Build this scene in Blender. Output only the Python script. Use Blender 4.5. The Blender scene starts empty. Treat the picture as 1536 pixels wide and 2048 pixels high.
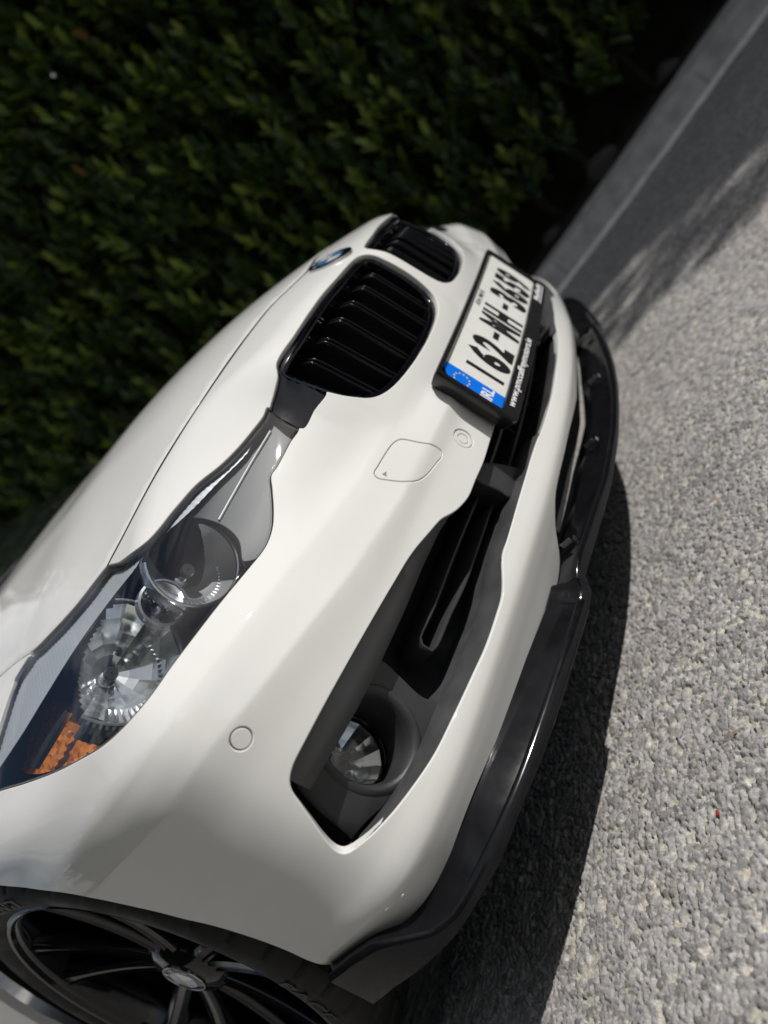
import bpy, bmesh, math, random
import numpy as np
from mathutils import Vector, Matrix, geometry
rng = np.random.default_rng(7); random.seed(7)
sc = bpy.context.scene
COL = sc.collection
R = math.radians

# ------------------------------------------------------------------ camera
cam_d = bpy.data.cameras.new('camera'); cam = bpy.data.objects.new('camera', cam_d); COL.objects.link(cam)
yaw, pitch, roll = 0.88594, -0.16868, 0.98026
fwd = Vector((math.sin(yaw)*math.cos(pitch), math.cos(yaw)*math.cos(pitch), math.sin(pitch)))
rgt = fwd.cross(Vector((0, 0, 1))).normalized(); dwn = fwd.cross(rgt)
cr, cs = math.cos(roll), math.sin(roll)
r2 = cr*rgt + cs*dwn; d2 = -cs*rgt + cr*dwn
m = Matrix((r2, -d2, -fwd)).transposed().to_4x4(); m.translation = Vector((-1.1948, -0.4837, 0.6409))
cam.matrix_world = m
cam_d.sensor_fit = 'VERTICAL'; cam_d.sensor_height = 36; cam_d.lens = 1486.5/2048*36
cam_d.clip_start = .02; cam_d.clip_end = 500
cam_d.dof.use_dof = True; cam_d.dof.focus_distance = .90; cam_d.dof.aperture_fstop = 2.4
sc.camera = cam

# ------------------------------------------------------------------ sun and sky
SUN_E, SUN_AZ = R(46), (0.36, -0.933)          # direction towards the sun in plan
sd_ = Vector((SUN_AZ[0], SUN_AZ[1], 0)).normalized()*math.cos(SUN_E) + Vector((0, 0, math.sin(SUN_E)))
sl = bpy.data.lights.new('sun', 'SUN'); sl.energy = 4.6; sl.angle = R(.53); sl.color = (1, .972, .93)
so = bpy.data.objects.new('sun', sl); COL.objects.link(so); so.rotation_euler = sd_.to_track_quat('Z', 'Y').to_euler(); so.location = (3, -4, 6)
w = bpy.data.worlds.new('World'); sc.world = w; w.use_nodes = True
nt = w.node_tree; bg = nt.nodes['Background']
sky = nt.nodes.new('ShaderNodeTexSky'); sky.sky_type = 'NISHITA'; sky.sun_disc = False
sky.sun_elevation = SUN_E; sky.sun_rotation = math.atan2(sd_.x, sd_.y); sky.air_density = 1.0; sky.dust_density = 1.2
# broken cloud over the blue
tc = nt.nodes.new('ShaderNodeTexCoord'); nz = nt.nodes.new('ShaderNodeTexNoise'); nz.inputs['Scale'].default_value = 3.2; nz.inputs['Detail'].default_value = 7; nz.inputs['Roughness'].default_value = .6
mp = nt.nodes.new('ShaderNodeMapping'); mp.inputs['Scale'].default_value = (1, 1, 2.2)
cr_ = nt.nodes.new('ShaderNodeValToRGB'); cr_.color_ramp.elements[0].position = .44; cr_.color_ramp.elements[1].position = .64
mx = nt.nodes.new('ShaderNodeMixRGB'); mx.inputs['Color2'].default_value = (9.5, 9.6, 9.8, 1)
nt.links.new(tc.outputs['Generated'], mp.inputs['Vector']); nt.links.new(mp.outputs[0], nz.inputs['Vector']); nt.links.new(nz.outputs['Fac'], cr_.inputs['Fac'])
nt.links.new(cr_.outputs['Color'], mx.inputs['Fac']); nt.links.new(sky.outputs[0], mx.inputs['Color1']); nt.links.new(mx.outputs[0], bg.inputs['Color'])
bg.inputs['Strength'].default_value = .08
sc.view_settings.view_transform = 'Standard'; sc.view_settings.look = 'None'; sc.view_settings.gamma = 1
sc.view_settings.exposure = -0.30
sc.render.engine = 'CYCLES'
sc.cycles.max_bounces = 10; sc.cycles.transparent_max_bounces = 12; sc.cycles.glossy_bounces = 6; sc.cycles.use_denoising = True; sc.cycles.caustics_reflective = False; sc.cycles.caustics_refractive = False; sc.cycles.sample_clamp_indirect = 8
try: sc.cycles.denoiser = 'OPENIMAGEDENOISE'
except Exception: pass

# ------------------------------------------------------------------ materials
MAT = {}
def new_mat(name):
    mt = bpy.data.materials.new(name); mt.use_nodes = True; MAT[name] = mt
    return mt, mt.node_tree, mt.node_tree.nodes['Principled BSDF']
def simple(name, col, rough=.5, metal=0, coat=0, spec=.5, bump=None, var=0, vscale=20, coat_rough=.03):
    mt, t, b = new_mat(name)
    b.inputs['Base Color'].default_value = (*col, 1); b.inputs['Roughness'].default_value = rough; b.inputs['Metallic'].default_value = metal
    b.inputs['Coat Weight'].default_value = coat; b.inputs['Coat Roughness'].default_value = coat_rough; b.inputs['Specular IOR Level'].default_value = spec
    tcn = t.nodes.new('ShaderNodeTexCoord')
    if var:
        n = t.nodes.new('ShaderNodeTexNoise'); n.inputs['Scale'].default_value = vscale; n.inputs['Detail'].default_value = 6
        t.links.new(tcn.outputs['Object'], n.inputs['Vector'])
        hs = t.nodes.new('ShaderNodeHueSaturation'); hs.inputs['Color'].default_value = (*col, 1)
        mr = t.nodes.new('ShaderNodeMapRange'); mr.inputs['From Min'].default_value = .3; mr.inputs['From Max'].default_value = .7; mr.inputs['To Min'].default_value = 1-var; mr.inputs['To Max'].default_value = 1+var
        t.links.new(n.outputs['Fac'], mr.inputs['Value']); t.links.new(mr.outputs[0], hs.inputs['Value']); t.links.new(hs.outputs[0], b.inputs['Base Color'])
        mr2 = t.nodes.new('ShaderNodeMapRange'); mr2.inputs['From Min'].default_value = .3; mr2.inputs['From Max'].default_value = .7; mr2.inputs['To Min'].default_value = max(0, rough*.8); mr2.inputs['To Max'].default_value = min(1, rough*1.25)
        t.links.new(n.outputs['Fac'], mr2.inputs['Value']); t.links.new(mr2.outputs[0], b.inputs['Roughness'])
    if bump:
        n = t.nodes.new('ShaderNodeTexNoise'); n.inputs['Scale'].default_value = bump[0]; n.inputs['Detail'].default_value = 4
        t.links.new(tcn.outputs['Object'], n.inputs['Vector'])
        bp = t.nodes.new('ShaderNodeBump'); bp.inputs['Strength'].default_value = bump[1]; bp.inputs['Distance'].default_value = bump[2]
        t.links.new(n.outputs['Fac'], bp.inputs['Height']); t.links.new(bp.outputs[0], b.inputs['Normal'])
    return mt
paint = simple('pearl_white_paint', (.735, .725, .70), .6, 0, 1.0, .04, (900, .03, .001), .012, 6, .02)
holder_black = simple('holder_black', (.010, .010, .011), .3, 0, 0, .5, None, .15, 40)
gloss_black = simple('gloss_black', (.004, .004, .006), .08, 0, 0.0, .5, None, .2, 60)
lip_black = simple('scuffed_gloss_black', (.006, .006, .0075), .10, 0, 0, .30, None, .25, 40, .06)
satin_sunlit = simple('sunlit_satin_plastic', (.062, .062, .065), .5, 0, 0, .5, (1500, .25, .0006), .12, 30)  # same trim plastic as satin_black, paler: sunlight on band and ledges put into colour
satin_black = simple('satin_black_plastic', (.035, .035, .037), .45, 0, 0, .5, (1500, .25, .0006), .12, 30)
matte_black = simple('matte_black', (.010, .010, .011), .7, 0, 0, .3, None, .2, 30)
rubber = simple('tyre_rubber', (.018, .018, .017), .62, 0, 0, .35, (700, .15, .0008), .2, 25)
chrome = simple('reflector_chrome', (.88, .89, .89), .13, .9)
brow_silver = simple('brow_silver', (.62, .645, .68), .40, .25)
chrome_satin = simple('reflector_satin', (.80, .81, .81), .30, .72)
chrome_soft = simple('satin_chrome', (.62, .63, .65), .22, 1, 0, .5, None, .05, 30)
steel = simple('zinc_steel', (.75, .75, .74), .28, 1)
amber = simple('amber_plastic', (.62, .20, .035), .15, 0, .6)
panel_dark = simple('lamp_panel', (.022, .025, .030), .45, 0, 0)
slat_black = simple('slat_black', (.013, .013, .016), .17, 0, 0, .5)
lamp_dark = simple('lamp_inner_dark', (.016, .018, .022), .16, 0, 0)
lamp_grey = simple('lamp_inner_grey', (.30, .31, .33), .3, .5, .5)
plate_white = simple('plate_white', (.74, .74, .70), .35, 0, .2, .5, (800, .05, .0004), .02, 60)
plate_blue = simple('plate_blue', (.0, .17, .80), .35, 0, .2)
ink = simple('plate_ink', (.012, .012, .013), .4)
white_ink = simple('white_ink', (.78, .78, .78), .45)
yellow_ink = simple('yellow_ink', (.80, .60, .05), .4)
badge_blue = simple('badge_blue', (.02, .23, .55), .12, 0, 1)
badge_white = simple('badge_white', (.80, .81, .82), .12, 0, 1)
disc_iron = simple('brake_disc_iron', (.14, .135, .13), .4, .9, 0, .5, None, .2, 60)
bulb_cap = simple('bulb_cap', (.03, .03, .032), .5)
dusty_grey = simple('radiator_grey', (.26, .245, .23), .8, 0, 0, .3, (160, .6, .003), .25, 90)
window = simple('tinted_window', (.01, .012, .013), .04, 0, .5)
roof_trim = simple('interior_trim', (.05, .05, .052), .8)
# clear lamp cover: a thin pane that lets light through and mirrors by angle
mt, t, b = new_mat('clear_polycarbonate'); t.nodes.remove(b)
tr = t.nodes.new('ShaderNodeBsdfTransparent'); tr.inputs['Color'].default_value = (.93, .945, .95, 1)
gl = t.nodes.new('ShaderNodeBsdfGlossy'); gl.inputs['Roughness'].default_value = .015
lw = t.nodes.new('ShaderNodeLayerWeight'); lw.inputs['Blend'].default_value = .5
pw5 = t.nodes.new('ShaderNodeMath'); pw5.operation = 'POWER'; pw5.inputs[1].default_value = 5; t.links.new(lw.outputs['Facing'], pw5.inputs[0])
fr = t.nodes.new('ShaderNodeMath'); fr.operation = 'MULTIPLY_ADD'; fr.inputs[1].default_value = .9; fr.inputs[2].default_value = .095; fr.use_clamp = True; t.links.new(pw5.outputs[0], fr.inputs[0])
ms = t.nodes.new('ShaderNodeMixShader'); t.links.new(fr.outputs[0], ms.inputs[0]); t.links.new(tr.outputs[0], ms.inputs[1]); t.links.new(gl.outputs[0], ms.inputs[2])
t.links.new(ms.outputs[0], t.nodes['Material Output'].inputs['Surface'])
clear = MAT['clear_polycarbonate']

# ------------------------------------------------------------------ mesh helpers
def tag(o, label=None, cat=None, group=None, kind=None):
    if label: o['label'] = label
    if cat: o['category'] = cat
    if group: o['group'] = group
    if kind: o['kind'] = kind
    return o
def obj(name, verts, faces, mat, parent=None, smooth=True, normals=None, angle=None):
    me = bpy.data.meshes.new(name)
    me.from_pydata([tuple(map(float, v)) for v in verts], [], [tuple(map(int, f)) for f in faces]); me.update()
    if mat is not None:
        for q in (mat if isinstance(mat, (list, tuple)) else [mat]): me.materials.append(q)
    if smooth: me.polygons.foreach_set('use_smooth', [True]*len(me.polygons))
    if normals is not None: me.normals_split_custom_set_from_vertices([tuple(map(float, n)) for n in normals])
    elif angle is not None: me.set_sharp_from_angle(angle=R(angle))
    o = bpy.data.objects.new(name, me); COL.objects.link(o)
    if parent: o.parent = parent
    return o
def empty(name, loc=(0, 0, 0)):
    o = bpy.data.objects.new(name, None); COL.objects.link(o); o.location = loc; o.empty_display_size = .1
    return o
class MB:
    """collects shapes into one mesh"""
    def __init__(s): s.v = []; s.f = []
    def add(s, v, f):
        k = len(s.v); s.v += [tuple(p) for p in v]; s.f += [tuple(i+k for i in q) for q in f]; return s
    def grid(s, rows, closed=False, flip=False):
        n = len(rows[0]); k = len(s.v)
        for r in rows: s.v += [tuple(p) for p in r]
        for i in range(len(rows)-1):
            for j in range(n if closed else n-1):
                a, b_, c, d = k+i*n+j, k+i*n+(j+1) % n, k+(i+1)*n+(j+1) % n, k+(i+1)*n+j
                s.f.append((a, d, c, b_) if flip else (a, b_, c, d))
        return s
    def box(s, c, h, rot=None, bev=0):
        x, y, z = h; P = [Vector((i*x, j*y, k*z)) for i in (-1, 1) for j in (-1, 1) for k in (-1, 1)]
        if rot: P = [rot @ p for p in P]
        P = [p+Vector(c) for p in P]
        return s.add(P, [(0, 1, 3, 2), (4, 6, 7, 5), (0, 4, 5, 1), (2, 3, 7, 6), (0, 2, 6, 4), (1, 5, 7, 3)])
    def lathe(s, prof, c, axis='y', seg=32, a0=0, a1=2*math.pi, cap=False):
        full = abs(a1-a0-2*math.pi) < 1e-6; n = seg if full else seg+1; rows = []
        for r, h in prof:
            row = []
            for i in range(n):
                a = a0+(a1-a0)*i/seg; u, v = r*math.cos(a), r*math.sin(a)
                p = {'y': (u, h, v), 'x': (h, u, v), 'z': (u, v, h)}[axis]
                row.append((c[0]+p[0], c[1]+p[1], c[2]+p[2]))
            rows.append(row)
        return s.grid(rows, full)
    def build(s, name, mat, parent=None, smooth=True, angle=35): return obj(name, s.v, s.f, mat, parent, smooth, None, angle if smooth else None)
def bevel_mod(o, w_, seg=2):
    md = o.modifiers.new('bevel', 'BEVEL'); md.width = w_; md.segments = seg; md.limit_method = 'ANGLE'; md.angle_limit = R(40)
def sweep(path, prof_fn, closed_prof=True):
    """path: Nx3; prof_fn(i)-> list of 3D points"""
    mb = MB(); mb.grid([prof_fn(i) for i in range(len(path))], closed_prof); return mb
def tube(mb, P, r, seg=8):
    P = [Vector(p) for p in P]; rows = []
    for i, p in enumerate(P):
        d = (P[min(i+1, len(P)-1)]-P[max(i-1, 0)]).normalized(); a = d.cross(Vector((0, 0, 1)) if abs(d.z) < .9 else Vector((1, 0, 0))).normalized(); b_ = d.cross(a)
        rr = r[i] if isinstance(r, (list, tuple)) else r
        rows.append([p+a*rr*math.cos(2*math.pi*j/seg)+b_*rr*math.sin(2*math.pi*j/seg) for j in range(seg)])
    mb.grid(rows, True)
    k = len(mb.v); mb.f.append(tuple(range(k-seg, k))); k0 = k-seg*len(P); mb.f.append(tuple(reversed(range(k0, k0+seg))))
    return mb
def crom(P, step, closed=False, ends=True):
    """centripetal spline through P resampled at about step"""
    P = np.array(P, float); n = len(P)
    Q = np.vstack([P[-1:], P, P[:2]]) if closed else np.vstack([2*P[:1]-P[1:2], P, 2*P[-1:]-P[-2:-1]])
    out = []
    for i in range(1, n+1 if closed else n):
        p0, p1, p2, p3 = Q[i-1:i+3]; L = np.linalg.norm(p2-p1)
        if L < 1e-9: continue
        k = max(1, int(round(L/step))); t0 = 0.; t1 = t0+max(1e-4, np.linalg.norm(p1-p0))**.5; t2 = t1+max(1e-4, L)**.5; t3 = t2+max(1e-4, np.linalg.norm(p3-p2))**.5
        for tt in np.linspace(t1, t2, k, endpoint=False):
            A1 = (t1-tt)/(t1-t0)*p0+(tt-t0)/(t1-t0)*p1; A2 = (t2-tt)/(t2-t1)*p1+(tt-t1)/(t2-t1)*p2; A3 = (t3-tt)/(t3-t2)*p2+(tt-t2)/(t3-t2)*p3
            B1 = (t2-tt)/(t2-t0)*A1+(tt-t0)/(t2-t0)*A2; B2 = (t3-tt)/(t3-t1)*A2+(tt-t1)/(t3-t1)*A3
            out.append((t2-tt)/(t2-t1)*B1+(tt-t1)/(t2-t1)*B2)
    if not closed: out.append(P[-1])
    return np.array(out)
def mir(P): return [(-p[0], *p[1:]) for p in P]

# measured outlines of the panels and openings, metres in the car's own frame
D = {
 'kidney': [(-0.0115,0.0467,0.6905), (-0.0142,0.0512,0.697), (-0.0239,0.0566,0.7035), (-0.0436,0.0599,0.7068), (-0.113,0.0649,0.7091), (-0.1716,0.0716,0.7111), (-0.2276,0.0772,0.7097), (-0.2647,0.0808,0.7079), (-0.295,0.0859,0.7064), (-0.3166,0.0927,0.7063), (-0.3313,0.0983,0.7054), (-0.3434,0.1029,0.7028), (-0.3537,0.1049,0.6958), (-0.3592,0.1034,0.6855), (-0.3606,0.098,0.6663), (-0.3589,0.0904,0.643), (-0.3569,0.0842,0.6215), (-0.3511,0.0788,0.6023), (-0.3427,0.0746,0.5864), (-0.3349,0.0714,0.5743), (-0.3249,0.0679,0.5647), (-0.3084,0.063,0.5559), (-0.2847,0.057,0.5491), (-0.2446,0.0488,0.5433), (-0.1976,0.0413,0.5398), (-0.1513,0.0359,0.5387), (-0.0996,0.0317,0.5407), (-0.064,0.0298,0.5454), (-0.0442,0.0291,0.5521), (-0.0291,0.0289,0.5629), (-0.0194,0.0292,0.5834), (-0.0142,0.0304,0.6156), (-0.0137,0.0342,0.6498), (-0.0137,0.0362,0.6633), (-0.011,0.0403,0.6777)],
 'link': [(-0.3484,0.1032,0.6989), (-0.3593,0.1066,0.6918), (-0.3796,0.1176,0.6832), (-0.4013,0.1277,0.6752), (-0.4079,0.1269,0.6673), (-0.4143,0.1199,0.6487), (-0.4185,0.1098,0.6236), (-0.3894,0.098,0.6233), (-0.357,0.0845,0.6229), (-0.354,0.0861,0.6351), (-0.3516,0.0922,0.6649)],
 'headlight': [(-0.3984,0.1283,0.6792), (-0.4123,0.1353,0.6775), (-0.4354,0.1484,0.6787), (-0.4604,0.1624,0.6812), (-0.4889,0.1797,0.6871), (-0.5209,0.2029,0.6984), (-0.5547,0.2218,0.7026), (-0.5979,0.2483,0.707), (-0.6047,0.2976,0.721), (-0.5927,0.3381,0.7345), (-0.6001,0.3588,0.7365), (-0.6203,0.4122,0.7417), (-0.6377,0.4872,0.7539), (-0.6412,0.5096,0.758), (-0.6413,0.531,0.763), (-0.6491,0.5457,0.763), (-0.6645,0.577,0.7629), (-0.7109,0.5975,0.7466), (-0.7717,0.6169,0.7218), (-0.8057,0.6358,0.708), (-0.8164,0.5381,0.6852), (-0.8226,0.4721,0.6655), (-0.8268,0.4129,0.6485), (-0.8297,0.3305,0.6276), (-0.826,0.2869,0.6165), (-0.8146,0.255,0.61), (-0.7976,0.2332,0.6062), (-0.7774,0.2188,0.604), (-0.7531,0.2066,0.6029), (-0.7216,0.1923,0.6001), (-0.6841,0.1776,0.5965), (-0.6302,0.1578,0.5893), (-0.5955,0.1473,0.5855), (-0.5684,0.1432,0.5894), (-0.5461,0.1415,0.5976), (-0.5122,0.1399,0.6149), (-0.4947,0.1392,0.6242), (-0.4819,0.1343,0.6239), (-0.4422,0.1206,0.627), (-0.4185,0.1117,0.6281), (-0.4108,0.1192,0.6505)],
 'hood_front': [(-0.0101,0.1388,0.7603), (-0.0582,0.1482,0.7646), (-0.1218,0.1642,0.7701), (-0.2026,0.1736,0.7684), (-0.359,0.2072,0.7604), (-0.4742,0.2603,0.7511), (-0.5538,0.3024,0.7393), (-0.5931,0.3327,0.7331)],
 'hood_side': [(-0.5927,0.3381,0.7345), (-0.6001,0.3588,0.7365), (-0.6203,0.4122,0.7417), (-0.6377,0.4872,0.7539), (-0.6412,0.5096,0.758), (-0.6413,0.531,0.763), (-0.629,0.5966,0.7805), (-0.6118,0.6745,0.7998)],
 'washer': [(-0.4451,0.084,0.5191), (-0.4318,0.0811,0.5188), (-0.4102,0.0765,0.518), (-0.3842,0.0706,0.5148), (-0.3732,0.0668,0.5084), (-0.3672,0.0591,0.4869), (-0.3576,0.0552,0.4616), (-0.3567,0.0569,0.4518), (-0.3645,0.0588,0.4495), (-0.3748,0.0605,0.4517), (-0.4099,0.0667,0.459), (-0.4282,0.0691,0.4684), (-0.439,0.0728,0.4823), (-0.4468,0.0796,0.5012), (-0.4498,0.0832,0.5128)],
 'intake_top': [(-0.2346,0.037,0.3958), (-0.2727,0.0419,0.3947), (-0.328,0.0506,0.3926), (-0.3638,0.0575,0.3939), (-0.397,0.0644,0.3944), (-0.4256,0.0708,0.402), (-0.437,0.0735,0.4075), (-0.4533,0.0775,0.4167), (-0.4819,0.0843,0.4244), (-0.5223,0.0942,0.4338), (-0.5743,0.1073,0.4395), (-0.6355,0.1236,0.4448), (-0.6809,0.1372,0.448), (-0.7329,0.1555,0.4506), (-0.7715,0.1729,0.4508), (-0.7945,0.1859,0.4497), (-0.806,0.1937,0.4452), (-0.813,0.1988,0.4368), (-0.8189,0.2033,0.4204), (-0.8264,0.2099,0.3976), (-0.8323,0.2167,0.3766), (-0.8344,0.2196,0.3622), (-0.8327,0.2174,0.352), (-0.8261,0.2099,0.346)],
 'intake_bot': [(-0.8163,0.2009,0.3403), (-0.7953,0.1851,0.3313), (-0.7627,0.1663,0.3218), (-0.7204,0.1472,0.3129), (-0.6735,0.1305,0.3084), (-0.6186,0.1143,0.3034), (-0.5797,0.1039,0.2997), (-0.5332,0.0922,0.2995), (-0.5027,0.085,0.3012), (-0.4501,0.0748,0.3172), (-0.4169,0.0677,0.3186), (-0.3048,0.0459,0.3214), (-0.2118,0.0336,0.3198), (-0.1901,0.0312,0.3173)],
 'strip_bot': [(-0.1371,0.035,0.2664), (-0.1712,0.0373,0.2669), (-0.283,0.0506,0.2661), (-0.3139,0.0621,0.2545), (-0.3293,0.07,0.2455), (-0.3568,0.0888,0.2198), (-0.396,0.1022,0.2096), (-0.4505,0.1102,0.2174), (-0.5305,0.1248,0.2251), (-0.6268,0.1449,0.2346), (-0.7301,0.1731,0.2454), (-0.8001,0.216,0.2394), (-0.8362,0.271,0.235), (-0.8559,0.286,0.2596), (-0.8714,0.3348,0.2673), (-0.8764,0.3556,0.2702)],
 'arch': [(-0.8766,0.3488,0.2727), (-0.8835,0.3755,0.3495), (-0.888,0.4006,0.4202), (-0.8949,0.4412,0.5032), (-0.897,0.4859,0.5599), (-0.8922,0.5402,0.5922), (-0.8858,0.602,0.6223)],
 'sensor_f': [(-0.3082,0.0488,0.4308)],
 'sensor_s': [(-0.7983,0.1856,0.5084)],
 'emblem': [(-0.0038,0.0986,0.7371)],
 'trim_in': [(-0.4155,0.088,0.3982), (-0.453,0.0962,0.4052), (-0.5153,0.1106,0.4071), (-0.5806,0.1269,0.4061), (-0.6477,0.1451,0.4073), (-0.7085,0.165,0.4093), (-0.7632,0.1888,0.4129), (-0.8075,0.2182,0.4151)],
 'ledge_in': [(-0.3065,0.0947,0.3226), (-0.345,0.1018,0.3203), (-0.412,0.1158,0.3196), (-0.4512,0.1245,0.3151), (-0.4756,0.13,0.3087), (-0.5098,0.138,0.3054), (-0.5364,0.1445,0.3059), (-0.5986,0.1605,0.308), (-0.634,0.1703,0.3135), (-0.677,0.1836,0.3136), (-0.7195,0.1993,0.3169), (-0.7599,0.2188,0.3236), (-0.7923,0.2423,0.3324)],
 'fogcut': [(-0.6286,0.1687,0.3995), (-0.6332,0.17,0.3705), (-0.64,0.172,0.3337), (-0.6344,0.1704,0.3141), (-0.6279,0.1685,0.2989)],
 'fogrim': [(-0.6928,0.1891,0.4101), (-0.7,0.1917,0.3236), (-0.7638,0.2212,0.3598)],
 'fogc': [(-0.7126,0.2399,0.3733)],
 'lip_ridge': [(-0.057,0.0089,0.1928), (-0.2119,0.0195,0.1996), (-0.2921,0.0296,0.2094), (-0.3859,0.0468,0.2172), (-0.4188,0.0539,0.2135), (-0.4341,0.0572,0.1985), (-0.4485,0.0604,0.195), (-0.5101,0.0744,0.1984), (-0.6088,0.0991,0.2048), (-0.6968,0.1249,0.2099), (-0.7855,0.1621,0.2176), (-0.8232,0.1871,0.2189), (-0.8389,0.2014,0.2198), (-0.8562,0.2241,0.2291), (-0.8725,0.2561,0.2588), (-0.8781,0.271,0.2681), (-0.8873,0.3062,0.2724), (-0.896,0.3526,0.2722)],
 'lip_low': [(-0.0924,0.0103,0.1826), (-0.2017,0.0185,0.1867), (-0.3023,0.0312,0.1945), (-0.381,0.0458,0.1988), (-0.412,0.0524,0.1999), (-0.4278,0.0558,0.1853), (-0.4547,0.0618,0.1832), (-0.5216,0.0771,0.1867), (-0.5923,0.0948,0.1899), (-0.6596,0.1132,0.1941), (-0.7162,0.1316,0.2006), (-0.7865,0.1627,0.203), (-0.8265,0.1897,0.2072), (-0.8494,0.214,0.2085), (-0.8721,0.2551,0.2128), (-0.8872,0.3057,0.2165), (-0.8973,0.3615,0.2132)],
 'tip_panel': [(-0.3995,0.1478,0.6738), (-0.4067,0.1295,0.6311), (-0.4296,0.138,0.6292), (-0.4762,0.1544,0.6259), (-0.5135,0.1584,0.6095), (-0.5554,0.1619,0.592), (-0.5957,0.1724,0.5924), (-0.609,0.1799,0.5986), (-0.5811,0.1839,0.6166), (-0.565,0.194,0.6387), (-0.5571,0.2121,0.6668), (-0.5559,0.2377,0.6913), (-0.5099,0.2171,0.6921), (-0.4758,0.1921,0.6823), (-0.4363,0.1692,0.6768)],
 'brow': [(-0.4325,0.1517,0.673), (-0.4566,0.16,0.6681), (-0.5086,0.1891,0.6775), (-0.5468,0.2092,0.684), (-0.5753,0.2285,0.6919), (-0.6305,0.2926,0.7018), (-0.6501,0.3491,0.7064), (-0.6749,0.4057,0.7091), (-0.7152,0.4702,0.7078), (-0.7471,0.5204,0.7059), (-0.7722,0.5816,0.7069), (-0.7843,0.6232,0.7078), (-0.7459,0.6279,0.7267), (-0.7077,0.6131,0.7417), (-0.6632,0.594,0.7575), (-0.6432,0.5604,0.7595), (-0.6386,0.5212,0.7529), (-0.6173,0.423,0.7367), (-0.5889,0.3678,0.7338), (-0.5999,0.3046,0.7154), (-0.5933,0.2531,0.7022), (-0.5529,0.2273,0.6986), (-0.5178,0.2084,0.6955), (-0.4853,0.1849,0.6847), (-0.4566,0.1676,0.679)],
 'guide': [(-0.4163,0.1451,0.6576), (-0.4697,0.1677,0.6548), (-0.5238,0.1866,0.6508), (-0.5544,0.1954,0.6484)],
 'amber': [(-0.6739,0.5889,0.7278), (-0.677,0.5435,0.7177), (-0.7122,0.5045,0.6935), (-0.7545,0.4491,0.6599), (-0.787,0.3771,0.6273), (-0.7903,0.4014,0.6309), (-0.7876,0.4646,0.6479), (-0.781,0.5348,0.6687), (-0.7512,0.6191,0.6985), (-0.7237,0.632,0.7131), (-0.6998,0.6112,0.7204)],
 'amber_bar': [(-0.7415,0.4198,0.6697), (-0.7633,0.4577,0.669), (-0.7874,0.493,0.6665)],
 'lip_inner': [(-0.0454,0.0556,0.206), (-0.1546,0.0615,0.2124), (-0.2735,0.0744,0.2137), (-0.3027,0.0789,0.2098), (-0.3639,0.0903,0.2152), (-0.3938,0.0965,0.2065)],
 'grey_strip': [(-0.0319,0.0703,0.2104), (-0.1551,0.0766,0.2238), (-0.2263,0.0835,0.224), (-0.3007,0.0938,0.2259)],
 'clips': [(-0.3535,0.0729,0.2236)],
 'vane': [(-0.2853,0.1014,0.3573), (-0.3596,0.1149,0.3607), (-0.4399,0.1322,0.3619), (-0.5164,0.1499,0.3611), (-0.5505,0.1584,0.3625), (-0.5694,0.1632,0.3629), (-0.5771,0.1652,0.3565), (-0.577,0.1652,0.3419), (-0.5669,0.1626,0.3384), (-0.5194,0.1506,0.3367), (-0.4673,0.1384,0.3327), (-0.3903,0.1214,0.3333), (-0.3311,0.1093,0.3341), (-0.2733,0.0997,0.3309)],
 'divider': [(-0.2975,0.073,0.384), (-0.2525,0.0665,0.3073), (-0.2706,0.069,0.3107), (-0.3016,0.0736,0.3131), (-0.3238,0.0774,0.3262), (-0.324,0.0775,0.3407), (-0.3301,0.0786,0.3854)],
 'slat1': [(-0.2572,0.0873,0.3619), (-0.2001,0.0806,0.3626)],
 'slat2': [(-0.2405,0.0852,0.3309), (-0.17,0.0778,0.3315)],
 'foghole': [(-0.6482,0.1745,0.3935)],
}

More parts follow.
